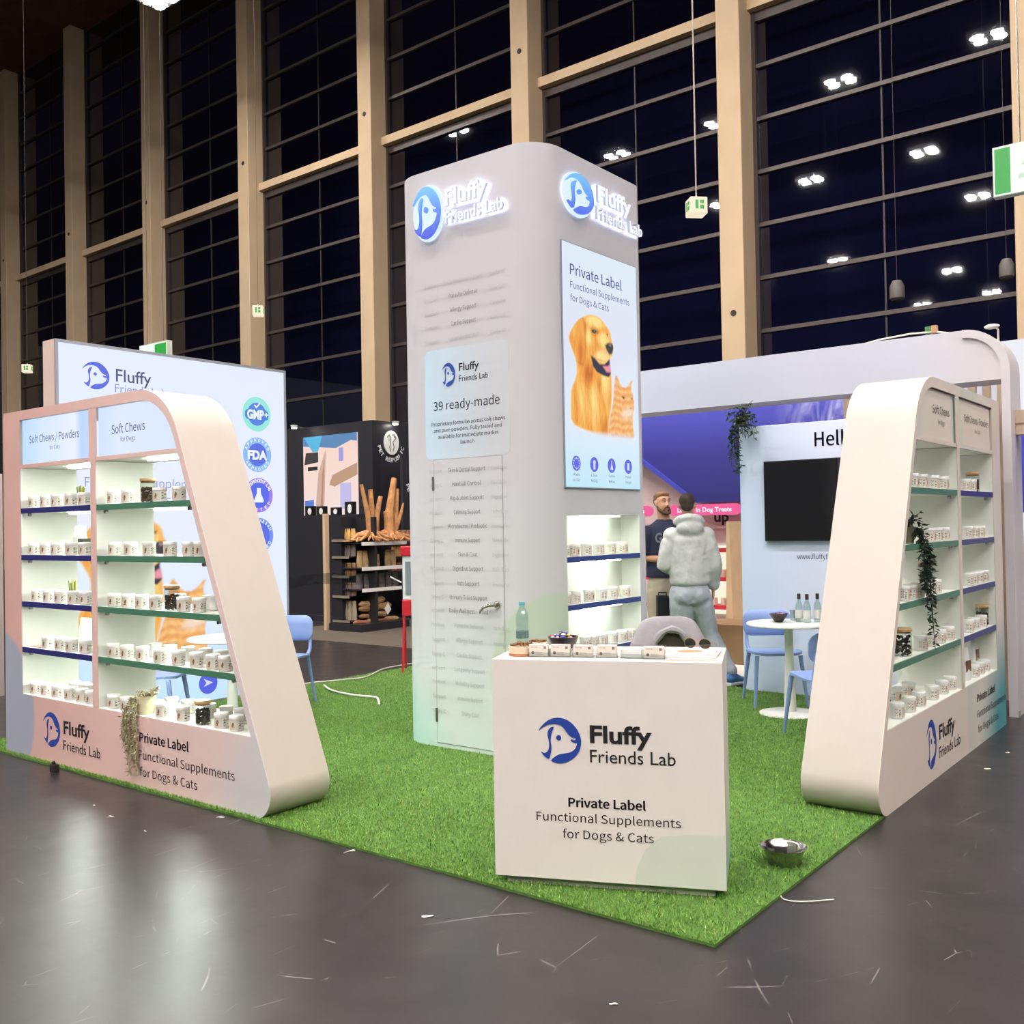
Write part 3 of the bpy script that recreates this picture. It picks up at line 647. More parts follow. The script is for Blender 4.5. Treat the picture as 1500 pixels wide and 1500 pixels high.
for (sh,z),xs in LB.items():
    for i,x in enumerate(xs):
        place_tub(x,3.62,z,math.pi+random.uniform(-.3,.3),'blank white back-row tub, %s on %s of left unit'%(nm(i,len(xs)),sh),'back-row tubs in the left unit')
RT={('top green-edged shelf',1.783):[6.231,6.422,6.679,6.917],('top navy-edged shelf',1.783):[7.508,7.665],('second green-edged shelf',1.447):[6.572,6.733,6.901],
 ('second navy-edged shelf',1.447):[7.505,7.707,7.888],('third green-edged shelf',1.114):[6.0,6.16,6.305,6.545,6.682],('third navy-edged shelf',1.114):[7.517,7.646,7.824,7.963],
 ('lowest green-edged shelf',0.786):[6.342,6.54,6.76,6.967,7.10],('lowest navy-edged shelf',0.786):[7.499,7.672,7.883],
 ('board under green shelves',0.452):[5.836,6.068,6.273,6.557,6.791,6.99],('board under navy shelves',0.452):[7.62,7.78,7.94]}
for (sh,z),xs in RT.items():
    for i,y in enumerate(xs):
        place_tub(-1.775,y,z,math.pi/2+random.uniform(-.15,.15)+.25,'white tub, %s on %s of right unit'%(nm(i,len(xs)),sh),'front-row tubs in the right unit')
for i,y in enumerate([6.15,6.36,6.60]):
    place_tub(-1.93,y,0.452,math.pi/2-0.7,'white back-row tub, %s on base board of right unit'%nm(i,3),'back-row tubs in the right unit')
treat_jar(-5.66,3.50,1.783,'glass jar of brown treats with wooden lid on top green-edged shelf of left unit')
treat_jar(-5.41,3.50,1.114,'glass jar of dark leafy treats on third green-edged shelf of left unit',dark=True)
treat_jar(-5.075,3.48,0.452,'glass jar of dark pellets on base board of left unit',dark=True,h=0.125)
treat_jar(-1.80,7.84,1.783,'glass jar of brown treats on top navy-edged shelf of right unit',h=0.13)
treat_jar(-1.93,7.05,1.114,'tall glass jar of golden brown treats on third green-edged shelf of right unit',h=0.16)
treat_jar(-1.80,6.03,0.786,'large glass jar of dark chunks at slanted end of right unit, lowest green-edged shelf',h=0.145,r=0.06,dark=True,fill=.85)
treat_jar(-1.80,8.03,0.786,'glass jar of dark brown treats on lowest navy-edged shelf of right unit',h=0.135,dark=True)
def stick_cup(x,y,z,label):
    t=thing('stick_cup',label,'cup',(x,y,z))
    MB().lathe([(0,0.001),(0.034,0.001),(0.036,0.006),(0.036,0.075)],20).build('glass_body',JARG,t,world=False,smooth=True)
    gm=mat('green_sticks',(150,156,84),0.6,var=0.15,vs=20)
    for i in range(9):
        a=i*2.4; q=0.006+0.0022*i; dx,dy=q*math.cos(a),q*math.sin(a)
        MB().tube([(dx*.8,dy*.8,0.004),(dx*1.15,dy*1.15,0.13+0.02*random.random())],0.0058,8).build('treat_stick',gm,t,world=False,smooth=True)
stick_cup(-6.66,3.60,1.783,'glass of pale green treat sticks behind tubs on top navy-edged shelf of left unit')
stick_cup(-6.79,3.60,1.114,'glass of pale green treat sticks behind tubs on third navy-edged shelf of left unit')
def pouch(x,y,z,rz,h,w,label,m,band):
    t=thing('standing_pouch',label,'pouch',(x,y,z),rz); mb=MB()
    secs=[(0,.5,.22),(.15,.5,.30),(.5,.5,.24),(.85,.49,.09),(1,.48,.012)]; v=[];f=[]
    for (q,a,b) in secs:
        for k in range(12):
            an=2*math.pi*k/12; v.append((w*a*math.copysign(abs(math.cos(an))**.6,math.cos(an)),w*b*math.copysign(abs(math.sin(an))**.8,math.sin(an)),q*h))
    for i in range(len(secs)-1):
        for k in range(12): j=(k+1)%12; f.append((i*12+k,i*12+j,i*12+12+j,i*12+12+k))
    f+= [tuple(reversed(range(12))),tuple(range(48,60))]
    mb.add(v,f).build('pouch_body',m,t,world=False,smooth=True)
    mb=MB(); mb.fbox(Face(0,0,0),-w*.3,w*.3,h*.28,h*.62,w*.255,w*.262); mb.build('printed_patch',band,t,world=False)
    return t
PW=mat('pouch_white',(236,236,232),0.4); PB=mat('pouch_brown',(120,84,58),0.5); PD=mat('box_dark_olive',(70,76,60),0.6)
pouch(-6.79,3.66,1.447,0.1,0.20,0.13,'tall white pouch behind tubs on second navy-edged shelf of left unit',PW,PW)
pouch(-6.80,3.70,0.786,0.1,0.20,0.13,'tall white pouch behind tubs on lowest navy-edged shelf of left unit',PW,mat('patch_cream',(226,214,190),0.5))
pouch(-1.79,7.43,0.452,1.35,0.23,0.12,'white pouch with dark print beside the upright on base board of right unit',PW,PB)
pouch(-1.86,8.00,0.452,1.5,0.25,0.12,'white and brown pouch at far end of base board of right unit',PW,PB)
tag(MB().box(-6.68,3.58,1.447,-6.61,3.64,1.56).build('treat_box',PD,None,bevel=.003),'small dark olive box behind tubs on second navy-edged shelf of left unit','box')
tag(MB().box(-7.14,3.46,0.786,-6.98,3.56,0.790).build('leaflet',mat('leaflet_pink',(206,176,160),0.6)),'pale leaflet lying at left end of lowest navy-edged shelf of left unit','leaflet')

# ------------------------------------------------------------------ tower
TX0,TX1,TY0,TY1,TH=-5.23,-3.855,5.28,6.66,4.19
tower=thing('tower','tall white rounded square tower with glowing signs, screen and shelves behind the counter','tower',((TX0+TX1)/2,(TY0+TY1)/2,0))
TL=Face(0,TY0,0); TR=Face(TX1,0,90)
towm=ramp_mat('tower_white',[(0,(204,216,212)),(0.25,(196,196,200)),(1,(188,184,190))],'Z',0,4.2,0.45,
    second=[((186,198,182),(-3.74,5.4,0.55),0.62,0.03),((176,226,220),(-5.25,5.55,0.0),0.62,0.45)])  # green disc is print; turquoise paints cyan light onto the lower left corner
outl=rpoly([(TX0,TY0,.25),(TX1,TY0,.25),(TX1,TY1,.13),(TX0,TY1,.25)],10)
# niche cut: solid body behind, with the shelf niche recessed in the right face -> build as shell pieces
NZ0,NZ1,NY0,NY1,ND=0.38,1.665,5.535,6.505,0.17
MB().prism(outl,lambda a,b,t:(a,b,t),NZ1,TH).build('upper_shell',towm,tower,smooth=True)
body=[p for p in rpoly([(TX0,TY0,.25),(TX1,TY0,.25),(TX1,NY0-.0001,0),(TX1-ND,NY0,0),(TX1-ND,NY1,0),(TX1,NY1+.0001,0),(TX1,TY1,.10),(TX0,TY1,.25)],10)]
MB().prism(body,lambda a,b,t:(a,b,t),NZ0,NZ1).build('middle_shell',towm,tower,smooth=True)
MB().prism(outl,lambda a,b,t:(a,b,t),0.012,NZ0).build('lower_shell',towm,tower,smooth=True)
mb=MB(); mb.box(TX1-ND,NY0,NZ0,TX1-ND+.004,NY1,NZ1); mb.box(TX1-ND,NY0,NZ0,TX1-.002,NY0+.004,NZ1); mb.box(TX1-ND,NY1-.004,NZ0,TX1-.002,NY1,NZ1); mb.box(TX1-ND,NY0,NZ1-.004,TX1-.002,NY1,NZ1); mb.box(TX1-ND,NY0,NZ0,TX1-.002,NY1,NZ0+.006)
mb.build('niche_lining',SHELFW,tower)
for z in (1.372,1.042,0.712):
    s=MB().box(TX1-ND+.004,NY0+.004,z-.033,TX1-.010,NY1-.004,z).build('shelf',SHELFW,tower)
    MB().box(TX1-.010,NY0+.001,z-.036,TX1+.001,NY1-.001,z+.001).build('shelf_edge',mat('royal_edge',(34,58,128),0.45),s)
for z in (NZ1-.006,1.337,1.007,.677):
    MB().box(TX1-0.075,5.80,z-.012,TX1-.045,6.30,z-.001).build('light_bar',emis('led_white',(246,255,240),LED),tower)
# door in the left face with handle and hinges
gap=mat('shadow_gap',(168,166,168),0.7)
dr=MB().fbox(TL,-4.84,-4.208,0.045,2.078,0.0005,0.004).build('door',towm,tower)
mb=MB()
for (a,b,c,d) in ((-4.846,-4.84,0.04,2.084),(-4.208,-4.202,0.04,2.084),(-4.846,-4.202,2.078,2.084),(-4.846,-4.202,0.039,0.045)): mb.fbox(TL,a,b,c,d,0.0005,0.0025)
mb.build('door_gap',gap,tower)
steel=mat('brushed_steel',(170,164,156),0.25,0.9)
for z in (0.19,1.86): MB().fbox(TL,-4.853,-4.834,z,z+.10,0.001,0.010).build('hinge',mat('hinge_dark',(110,106,100),0.35,0.7),dr,bevel=.002)
mb=MB(); h=TL
mb.prism([(-4.265+.026*math.cos(a*math.pi/8),1.055+.026*math.sin(a*math.pi/8)) for a in range(16)],lambda a,b,t:TL.p(a,b,t),0.004,0.012)
mb.tube([TL.p(-4.265,1.055,.01),TL.p(-4.265,1.055,.052),TL.p(-4.30,1.052,.06),TL.p(-4.35,1.035,.058),TL.p(-4.385,1.00,.052)],[.011,.011,.011,.010,.008],10)
mb.build('handle',steel,dr,smooth=True)
# printed wellness list on the left face
blue_p=ramp_mat('pale_blue_print',[(0,(186,210,228)),(1,(192,195,202))],'X',-4.92,-4.3,0.45)
pn=MB().prism(rrect(-4.912,-4.13,2.085,2.875,.05),lambda a,b,t:TL.p(a,b,t),0.0003,0.0012).build('printed_panel',blue_p,tower)
mb=MB()
text(mb,TL,'Fluffy',-4.58,-4.395,2.70,0.055,'B',.015,d=.003); text(mb,TL,'Friends Lab',-4.58,-4.315,2.625,0.042,'B',d=.003)
text(mb,TL,'39 ready-made',-4.83,-4.215,2.437,0.062,d=.003)
for s,a,b,z in (('Proprietary formulas across soft chews',-4.85,-4.17,2.325),('and pure powders. Fully tested and',-4.83,-4.20,2.278),('available for immediate market',-4.79,-4.23,2.231),('launch',-4.575,-4.45,2.184)): text(mb,TL,s,a,b,z,.026,d=.003)
mb.build('lettering',INK,pn,fix=False)
mb=MB(); emblem(mb,TL,-4.745,-4.615,2.60,2.77,d=.003); mb.build('emblem',NAVYP,pn)
rowsA=[(3.33,'Daily Wellness / 10in1',2),(3.23,'Parasite Defense',1),(3.13,'Allergy Support',0),(3.03,'Cardio Support',1),(2.925,'Longevity Support',2)]
rowsB=[(1.985,'Skin & Dental Support'),(1.885,'Hairball Control'),(1.785,'Hip & Joint Support'),(1.685,'Calming Support'),(1.585,'Microbiome / Probiotic'),(1.485,'Immune Support'),(1.385,'Skin & Coat'),(1.285,'Digestive Support'),(1.18,'Itch Support'),(1.08,'Urinary Tract Support'),(0.985,'Daily Wellness / 10in1'),(0.88,'Parasite Defense'),(0.775,'Allergy Support'),(0.67,'Cardio Support'),(0.57,'Longevity Support'),(0.47,'Mobility Support'),(0.365,'Immune Support'),(0.26,'Shiny Coat')]
for z,s_,k in rowsA:
    mb=MB(); w=0.0165*len(s_); text(mb,TL,s_,-4.53-w/2,-4.53+w/2,z,.030,d=.0045,mi=0 if k<2 else 1)
    text(mb,TL,'Support',-4.90,-4.76,z,.026,d=.0045,mi=1); text(mb,TL,['Parasite','Shiny Coat','Daily W'][k],-4.285,-4.15,z,.026,d=.0045,mi=1)
    mb.build('list_line',[INKG,INKL],tower,fix=False)
for i,(z,s_) in enumerate(rowsB):
    mb=MB(); w=0.0165*len(s_); text(mb,TL,s_,-4.525-w/2,-4.525+w/2,z,.030,d=.0062,mi=0 if i<11 else 1)
    text(mb,TL,['Support','Shiny Coat','ement','Probiotic'][i%4][:7],-4.88,-4.755,z,.026,d=.0062,mi=1)
    if i not in (9,10): text(mb,TL,['Immune','Skin & De','Digestive','Itch Sup'][i%4],-4.30,-4.16,z,.026,d=.0062,mi=1)
    mb.build('list_line',[INKG,INKL],tower,fix=False)
# glowing signs
GLOW=[emis('letter_face',(250,251,255),1.0),emis('letter_side',(178,188,216),1.0),emis('letter_glow',(226,234,255),9.0)]; SBL=ramp_mat('sign_blue',[(0,(74,84,226)),(0.5,(96,140,240)),(1,(120,200,250))],'Z',3.68,4.06,0.4,emit=1.0)
for F,a,b,tf,tr in ((TL,(-4.965,-4.70,3.68,4.06),None,(-4.655,-4.27,3.885,.115),(-4.655,-4.13,3.755,.085)),(TR,(5.54,5.885,3.76,4.04),None,(5.945,6.40,3.915,.115),(5.93,6.56,3.785,.085))):
    sg=thing('illuminated_sign','glowing white halo-lit lettering and blue round dog emblem on %s face of tower'%('left' if F is TL else 'right'),'sign',F.p((a[0]+tr[1])/2,a[2],0))
    mb=MB(); text(mb,F,'Fluffy',tf[0],tf[1],tf[2],tf[3],'B',.03,d=.022,thick=.02); text(mb,F,'Friends Lab',tr[0],tr[1],tr[2],tr[3],'B',.012,d=.022,thick=.02)
    mb.build('glowing_letters',GLOW,sg,fix=False)
    mb=MB(); cu,cz=(a[0]+a[1])/2,(a[2]+a[3])/2; disc(mb,F,cu,cz,(a[3]-a[2])/2+.016,.014,n=40,ru=(a[1]-a[0])/2+.012,thick=.012)
    mb.build('backing_disc',emis('disc_glow',(206,226,252),1.15),sg)
    mb=MB(); disc(mb,F,cu,cz,(a[3]-a[2])/2-.01,.008,n=32,ru=(a[1]-a[0])/2-.01,thick=.004); mb.build('rear_glow',GLOW[2],sg)
    mb=MB(); emblem(mb,F,a[0],a[1],a[2],a[3],d=.03,thick=.018); mb.build('emblem',SBL,sg)
    mb=MB()
    for uu in (a[0]+.08,a[1]-.06,tf[0]+.06,tr[1]-.08): mb.fbox(F,uu,uu+.012,a[2]+.1,a[2]+.112,-.002,.024)
    mb.build('stand_off',steel,sg)
# screen on the right face
scr=thing('display_screen','tall bright portrait screen with golden dog and ginger cat on tower right face','screen',(TX1,6.01,1.85))
MB().fbox(TR,5.515,6.505,1.85,3.55,0.0,0.012).build('housing',mat('screen_rim',(150,160,176),0.4,0.3),scr)
MB().fbox(TR,5.521,6.499,1.856,3.544,0.012,0.014).build('screen_surface',ramp_mat('screen_print',[(0,(196,236,252)),(0.16,(214,238,252)),(0.24,(226,238,250)),(0.6,(228,234,250)),(1,(228,240,254))],'Z',1.85,3.55,0.3,emit=SCREEN),scr)
portrait_obj(TR,lambda u:5.52+u,lambda z:z,0.0155,scr)
mb=MB(); text(mb,TR,'Private Label',5.61,6.285,3.33,.072,bold=.008,d=.0155); text(mb,TR,'Functional Supplements',5.61,6.39,3.235,.045,d=.0155); text(mb,TR,'for Dogs & Cats',5.61,6.10,3.145,.045,d=.0155)
icon_t=[('Made','in EU'),('Low','MOQ'),('Custom','Mix'),('Product','Design')]
for (u,(s1,s2)) in zip((5.645,5.87,6.10,6.33),icon_t): text(mb,TR,s1,u-.04,u+.04,1.935,.018,d=.0155); text(mb,TR,s2,u-.04,u+.04,1.895,.018,d=.0155)
mb.build('lettering',emis('screen_ink',(70,84,150),.8),scr,fix=False)
mb=MB()
for u in (5.645,5.87,6.10,6.33): disc(mb,TR,u,2.02,.053,.0155)
mb.build('icon_disc',emis('icon_blue',(88,100,236),.9),scr)
mb=MB()
for k in range(12): a=k*math.pi/6; disc(mb,TR,5.645+.036*math.cos(a),2.02+.036*math.sin(a),.006,.0168,n=6)
disc(mb,TR,5.87,2.035,.016,.0168); mb.fbox(TR,5.858,5.882,1.985,2.02,.0166,.0172)
mb.prism([(6.08,1.99),(6.12,1.99),(6.105,2.03),(6.105,2.055),(6.095,2.055),(6.095,2.03)],lambda a,b,t:TR.p(a,b,t),.0166,.0172)
mb.fbox(TR,6.315,6.345,1.992,2.048,.0166,.0172); mb.build('icon_mark',emis('icon_white',(220,230,255),.9),scr)
# tubs in the tower
TT={('top tower shelf',1.373):[5.60,5.715,5.866,6.031,6.186,6.358],('middle tower shelf',1.043):[5.595,5.715,5.891,6.052,6.208,6.381],('lowest tower shelf',0.713):[5.639,5.832,5.94,6.058,6.194,6.334,6.452]}
for (sh,z),xs in TT.items():
    for i,y in enumerate(xs): place_tub(TX1-.065,y,z,math.pi/2+random.uniform(-.5,.5)+.5,'white tub, %s on %s'%(nm(i,len(xs)),sh),'tubs on the tower shelves')

# ------------------------------------------------------------------ lightbox behind the left unit
LB=Face(-7.86,0,90)
lb=thing('lightbox','large bright lightbox wall with badges and dog portrait behind the left unit','lightbox',(-7.95,5.22,0))
MB().box(-8.06,4.04,0,-7.872,6.40,3.19).build('housing',mat('lightbox_side',(214,190,178),0.5),lb)
mb=MB()
for a,b,c,d in ((4.04,6.40,3.165,3.19),(4.04,6.40,0,.03),(4.04,4.065,.03,3.165),(6.375,6.40,.03,3.165)): mb.fbox(LB,a,b,c,d,-0.012,0.004)
mb.build('aluminium_frame',mat('alu_frame',(186,188,196),0.35,0.6),lb)
fab=MB().fbox(LB,4.065,6.375,.03,3.165,-0.012,0.0).build('fabric',ramp_mat('lightbox_print',[(0,(196,230,255)),(0.16,(206,232,255)),(0.24,(226,236,255)),(0.6,(230,236,255)),(1,(226,234,252))],'Z',0.03,3.165,0.5,emit=1.0),lb)
portrait_obj(LB,lambda u:4.095+1.5*u,lambda z:1.17+1.5*(z-2.69),0.002,lb)
mb=MB(); text(mb,LB,'Fluffy',4.57,4.905,2.895,.105,'B',.006,d=.002); text(mb,LB,'Private Label',4.28,4.86,2.15,.08,bold=.01,d=.002)
mb.build('lettering',emis('lb_ink',(74,82,128),.8),lb,fix=False)
mb=MB(); text(mb,LB,'Friends Lab',4.56,5.05,2.80,.072,'B',d=.002); text(mb,LB,'Functional Supplements',4.28,5.50,1.985,.078,d=.002); text(mb,LB,'for Dogs & Cats',4.28,5.08,1.84,.078,d=.002)
mb.build('thin_lettering',emis('lb_ink2',(150,160,222),.9),lb,fix=False)
mb=MB(); emblem(mb,LB,4.265,4.51,2.805,3.04,d=.002); mb.build('emblem',emis('lb_blue',(88,106,232),.9),lb)
def arc_text(mb,F,u,z,r,s,a0,a1,cap,d,up=True):
    n=len(s)
    for i,ch in enumerate(s):
        if ch==' ': continue
        a=math.radians(a0+(a1-a0)*(i/(n-1) if n>1 else .5)); cu,cz=u+r*math.cos(a),z+r*math.sin(a)
        v,f=glyphs(ch,'B',.02); rot=a-math.pi/2 if up else a+math.pi/2; w=cap*(.35 if ch=='I' else .8)
        P=[]
        for x,y in v: lx,ly=(x-.5)*w,(y-.5)*cap; P.append(F.p(cu+lx*math.cos(rot)-ly*math.sin(rot),cz+lx*math.sin(rot)+ly*math.cos(rot),d))
        mb.add(P,f)
badges=[(6.04,2.725,(150,236,226),(84,132,226),'GMP','',''),(6.04,2.33,(140,190,248),(84,110,230),'FDA','APPROVED','APPROVED'),(6.05,1.935,(158,122,240),(84,104,236),'','INDEPENDENT LAB','TESTED'),(6.05,1.545,(108,146,244),(88,108,236),'','VEGETARIAN','APPROVED')]
for i,(u,z,c1,c2,w,s1,s2) in enumerate(badges):
    mb=MB(); disc(mb,LB,u,z,.168,.0015,n=36,ru=.168); b=mb.build('round_badge',emis('badge_rim_%d'%i,c1,.95),lb)
    mb=MB()
    if w: disc(mb,LB,u,z,.112,.003,n=32); 
    if i==0: mb.prism(rrect(u-.14,u+.14,z-.055,z+.045,.04),lambda a,b,t:LB.p(a,b,t),.003,.0036)
    if not w: disc(mb,LB,u,z,.125,.003,n=32)
    mb.build('badge_centre',emis('badge_mid_%d'%i,c2,.95),b)
    mb=MB()
    if w: text(mb,LB,w,u-.115,u+(.085 if i==0 else .115),z-.045,.088,'B',.05,d=.0045)
    if i==0:
        mb.fbox(LB,u+.09,u+.135,z-.006,z+.006,.0045,.005); mb.fbox(LB,u+.106,u+.118,z-.022,z+.022,.0045,.005)
        mb.add([LB.p(u-.035,z+.085,.0045),LB.p(u-.02,z+.095,.0045),LB.p(u-.005,z+.075,.0045),LB.p(u+.035,z+.12,.0045),LB.p(u+.045,z+.108,.0045),LB.p(u-.005,z+.055,.0045)],[(0,1,2,5),(2,3,4,5)])
    if i==2:
        mb.prism([(u-.05,z-.07),(u+.05,z-.07),(u+.058,z-.05),(u+.022,z+.02),(u+.022,z+.07),(u-.022,z+.07),(u-.022,z+.02),(u-.058,z-.05)],lambda a,b,t:LB.p(a,b,t),.0045,.005)
    if s1: arc_text(mb,LB,u,z,.142,s1,155,25,.032,.0045)
    if s2: arc_text(mb,LB,u,z,.142,s2,212,328,.032,.0045,False)
    mb.build('badge_lettering',emis('badge_white',(236,244,255),1.0),b,fix=False)
mb=MB()
for u in (5.45,5.85): disc(mb,LB,u,.19,.10,.002,n=28)
mb.build('icon_disc',emis('icon_blue',(88,100,236),.9),lb)
mb=MB()
for u in (5.45,5.85): mb.prism([(u-.05,.16),(u+.05,.19),(u-.05,.235),(u-.02,.195)],lambda a,b,t:LB.p(a,b,t),.003,.0035)
mb.build('icon_mark',emis('icon_white',(220,230,255),.9),lb)

# ------------------------------------------------------------------ counter
A0=23.86; CF=Face(-2.789,3.404,A0)
ct=thing('counter','white square reception counter with dog emblem and black lettering on the turf','counter',CF.p(.5,0,-.25))
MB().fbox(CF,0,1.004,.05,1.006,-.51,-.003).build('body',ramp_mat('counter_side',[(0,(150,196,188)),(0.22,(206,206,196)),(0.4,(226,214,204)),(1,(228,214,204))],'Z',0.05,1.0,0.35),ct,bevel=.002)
fr=MB().fbox(CF,0.0,1.004,.05,1.004,-.003,.0).build('front_panel',mat('counter_front',(236,227,219),0.5,var=0.01),ct)
MB().fbox(CF,.045,.955,0.012,.05,-.46,-.035).build('plinth',mat('plinth_white',(226,222,210),0.5),ct)
mb=MB().prism([(0.62,.052),(1.002,.052),(1.002,.283),(.84,.275),(.735,.262),(.665,.20),(.63,.12)],lambda a,b,t:CF.p(a,b,t),.0004,.0010).build('tinted_print',mat('tint_green',(218,220,208),0.5),fr)
mb=MB(); text(mb,CF,'Fluffy',.436,.704,.652,.074,'B',.03,d=.002); text(mb,CF,'Friends Lab',.435,.803,.565,.055,'B',.002,d=.002)
text(mb,CF,'Private Label',.337,.671,.369,.038,bold=.035,d=.002); text(mb,CF,'Functional Supplements',.192,.819,.303,.037,d=.002); text(mb,CF,'for Dogs & Cats',.308,.704,.232,.037,d=.002)
mb.build('lettering',INK,fr,fix=False)
mb=MB(); emblem(mb,CF,.206,.397,.555,.755,d=.002); mb.build('emblem',NAVYP,fr)
TOP=1.007
ACR=glass_mat('acrylic',(244,247,247),0.05,0.02)
CARD=mat('card_stock',(236,226,214),0.6); CARDI=mat('card_ink',(120,112,106),0.6)
for i,(u,dd,blank) in enumerate([(.194,.10,0),(.292,.105,0),(.396,.10,0),(.502,.105,0),(.612,.095,1),(.711,.085,0)]):
    p=CF.p(u,TOP,-dd); t=thing('business_card_holder',['clear holder of cream business cards beside wooden treat box, first from left on counter','clear holder of business cards in front of the black candy bowl on counter','clear business card holder, third from left on counter','clear business card holder, fourth from left on counter','clear holder with stack of plain white cards, fifth from left on counter','clear business card holder beside the magazines on counter'][i],'card holder',p,math.radians(A0),'business card holders on the counter')
    mb=MB(); G=Face(0,0,0)
    for a,b,c,d,e,g in ((-.048,.048,0,.003,-.05,.02),(-.048,.048,0,.02,.017,.020),(-.048,.048,0,.055,-.05,-.047),(-.048,-.045,0,.035,-.05,.02),(.045,.048,0,.035,-.05,.02)): mb.fbox(G,a,b,c,d,e,g)
    mb.build('holder',ACR,t,world=False)
    c=MB().fbox(G,-.043,.043,.004,.054 if not blank else .040,-.012,.014).build('card_stack',CARD if not blank else WHITE,t,world=False)
    if not blank:
        mb=MB(); text(mb,G,'PRIVATE LABEL',-.034,-.004,.041,.005,d=.0148); text(mb,G,'Sales Manager',-.014,.018,.018,.005,d=.0148); text(mb,G,'mail & phone',-.014,.020,.010,.004,d=.0148); mb.fbox(G,.024,.035,.036,.047,.0143,.0148)
        disc(mb,G,-.026,.018,.007,.0142,n=12); mb.build('card_print',CARDI,c,world=False,fix=False)
p=CF.p(.105,TOP,-.135); t=thing('wooden_bowl','round pale wooden tub of brown dog treats at left end of counter','bowl',p)
MB().lathe([(.056,0),(.059,.002),(.059,.009),(.056,.010)],32).build('base',mat('terracotta_base',(196,124,84),0.6),t,world=False)
MB().lathe([(.056,.010),(.059,.012),(.060,.044),(.056,.045),(.054,.020),(0,.020)],32).build('bowl_body',mat('pale_wood',(226,206,178),0.5,var=.05,vs=20),t,world=False,smooth=True)
mb=MB()
for i in range(90):
    a=random.random()*6.283; q=.052*math.sqrt(random.random()); mb.ball((q*math.cos(a),q*math.sin(a),.046+.010*(1-q/.052)+random.uniform(-.005,.006)),(random.uniform(.006,.012),.005,.004),6,4,rot=Matrix.Rotation(random.random()*3,3,'Z')@Matrix.Rotation(random.uniform(-.6,.6),3,'X'))
o=mb.build('treats',mat('chewy_brown',(122,80,42),0.6,var=.4,vs=80),t,world=False,smooth=True,fix=False); o['kind']='stuff'
p=CF.p(.165,TOP,-.20); t=thing('paper_bag','open paper bag of brown treats behind the wooden tub on counter','bag',p,.4)
mb=MB(); mb.tube([(0,0,0),(0,0,.02),(0,0,.045),(0,0,.052)],[.05,.054,.05,.044],14,side=(1,0,0),rad2=[.03,.036,.03,.024]); mb.build('bag_body',mat('kraft_light',(216,198,172),.7),t,world=False,smooth=True)
mb=MB()
for i in range(36): mb.ball((random.uniform(-.036,.036),random.uniform(-.018,.018),.054+random.uniform(0,.008)),(.009,.005,.004),6,4)
o=mb.build('treats',mat('chewy_brown',(122,80,42)),t,world=False,smooth=True,fix=False); o['kind']='stuff'
p=CF.p(.275,TOP,-.25); t=thing('candy_bowl','black bowl of wrapped colourful sweets on the counter','bowl',p)
MB().lathe([(.035,0),(.040,.004),(.055,.03),(.068,.062),(.072,.074),(.069,.075),(.062,.058),(.045,.02),(0,.012)],32).build('bowl_body',mat('black_bowl',(34,28,32),.3),t,world=False,smooth=True)
cc=[(60,70,160),(232,232,236),(226,196,40),(170,60,70),(90,80,150),(230,170,160),(40,44,90)]
for i in range(22):
    a=random.random()*6.283; q=.05*math.sqrt(random.random()); c=(q*math.cos(a),q*math.sin(a),.070+.022*(1-q/.05)+random.uniform(-.004,.006)); k=i%len(cc)
    R=Matrix.Rotation(random.random()*3,3,'Z'); mb=MB(); mb.ball(c,(.014,.008,.007),8,6,rot=R)
    for sg in (-1,1):
        e=R@Vector((sg*.013,0,0)); e2=R@Vector((sg*.022,.008,0)); e3=R@Vector((sg*.022,-.008,.002)); cv=Vector(c); mb.add([cv+e,cv+e2,cv+e3],[(0,1,2)])
    mb.build('wrapped_sweet',mat('wrapper_%d'%k,cc[k],.3),t,world=False,smooth=True,fix=False)
p=CF.p(.052,TOP,-.37); t=thing('water_bottle','clear plastic water bottle with teal cap behind the treats on counter','bottle',p)
prof=[(0,.001),(.026,.001),(.031,.008),(.031,.03)]+[(.031-.0018*(k%2),.035+.009*k) for k in range(9)]+[(.031,.125),(.032,.15),(.029,.165),(.018,.19),(.0125,.200),(.0125,.212)]
MB().lathe(prof,24).build('bottle_body',glass_mat('pet_plastic',(234,244,244),0.06,0.05),t,world=False,smooth=True)
MB().lathe([(0,.206),(.0145,.206),(.0145,.222),(.013,.224),(0,.224)],20).build('cap',mat('teal_cap',(96,178,176),.4),t,world=False)
MB().lathe([(.0312,.05),(.0318,.05),(.0318,.085),(.0312,.085)],24).build('label_band',glass_mat('band_clear',(200,214,220),.1,.2),t,world=False,smooth=True)
p=CF.p(.865,TOP,-.17)
for i,(du,dv,rz,w,h,z,c,lb_) in enumerate([(0,0,.10,.21,.29,0,(232,226,218),'lowest white brochure of the pile at right end of counter'),(.012,.02,-.06,.21,.28,.006,(238,214,210),'pink-edged magazine in the middle of the counter pile'),(-.01,.05,.25,.18,.24,.012,(240,236,230),'white leaflet with orange print on top of the counter pile')]):
    q=CF.p(.865+du,TOP+z,-(.19+dv)); m_=thing('magazine',lb_,'magazine',q,math.radians(A0+90)+rz,'brochures on the counter')
    b=MB().box(-h/2,-w/2,0,h/2,w/2,.0055).build('pages',mat('paper_%d'%i,c,.5),m_,world=False)
    mb=MB(); 
    if i==2: mb.prism(rrect(-.07,.02,-.05,.06,.03),lambda a,b,t:(a,b,t),.0056,.0059); mb.build('cover_print',mat('orange_print',(222,130,96),.5),b,world=False)
    elif i==1: mb.box(-.11,-.10,.0056,.10,-.06,.0059); mb.build('cover_print',mat('pink_print',(226,160,164),.5),b,world=False)
    else: mb.box(-.12,-.08,.0056,-.02,.06,.0059); mb.build('cover_print',mat('grey_print',(170,172,170),.5),b,world=False)
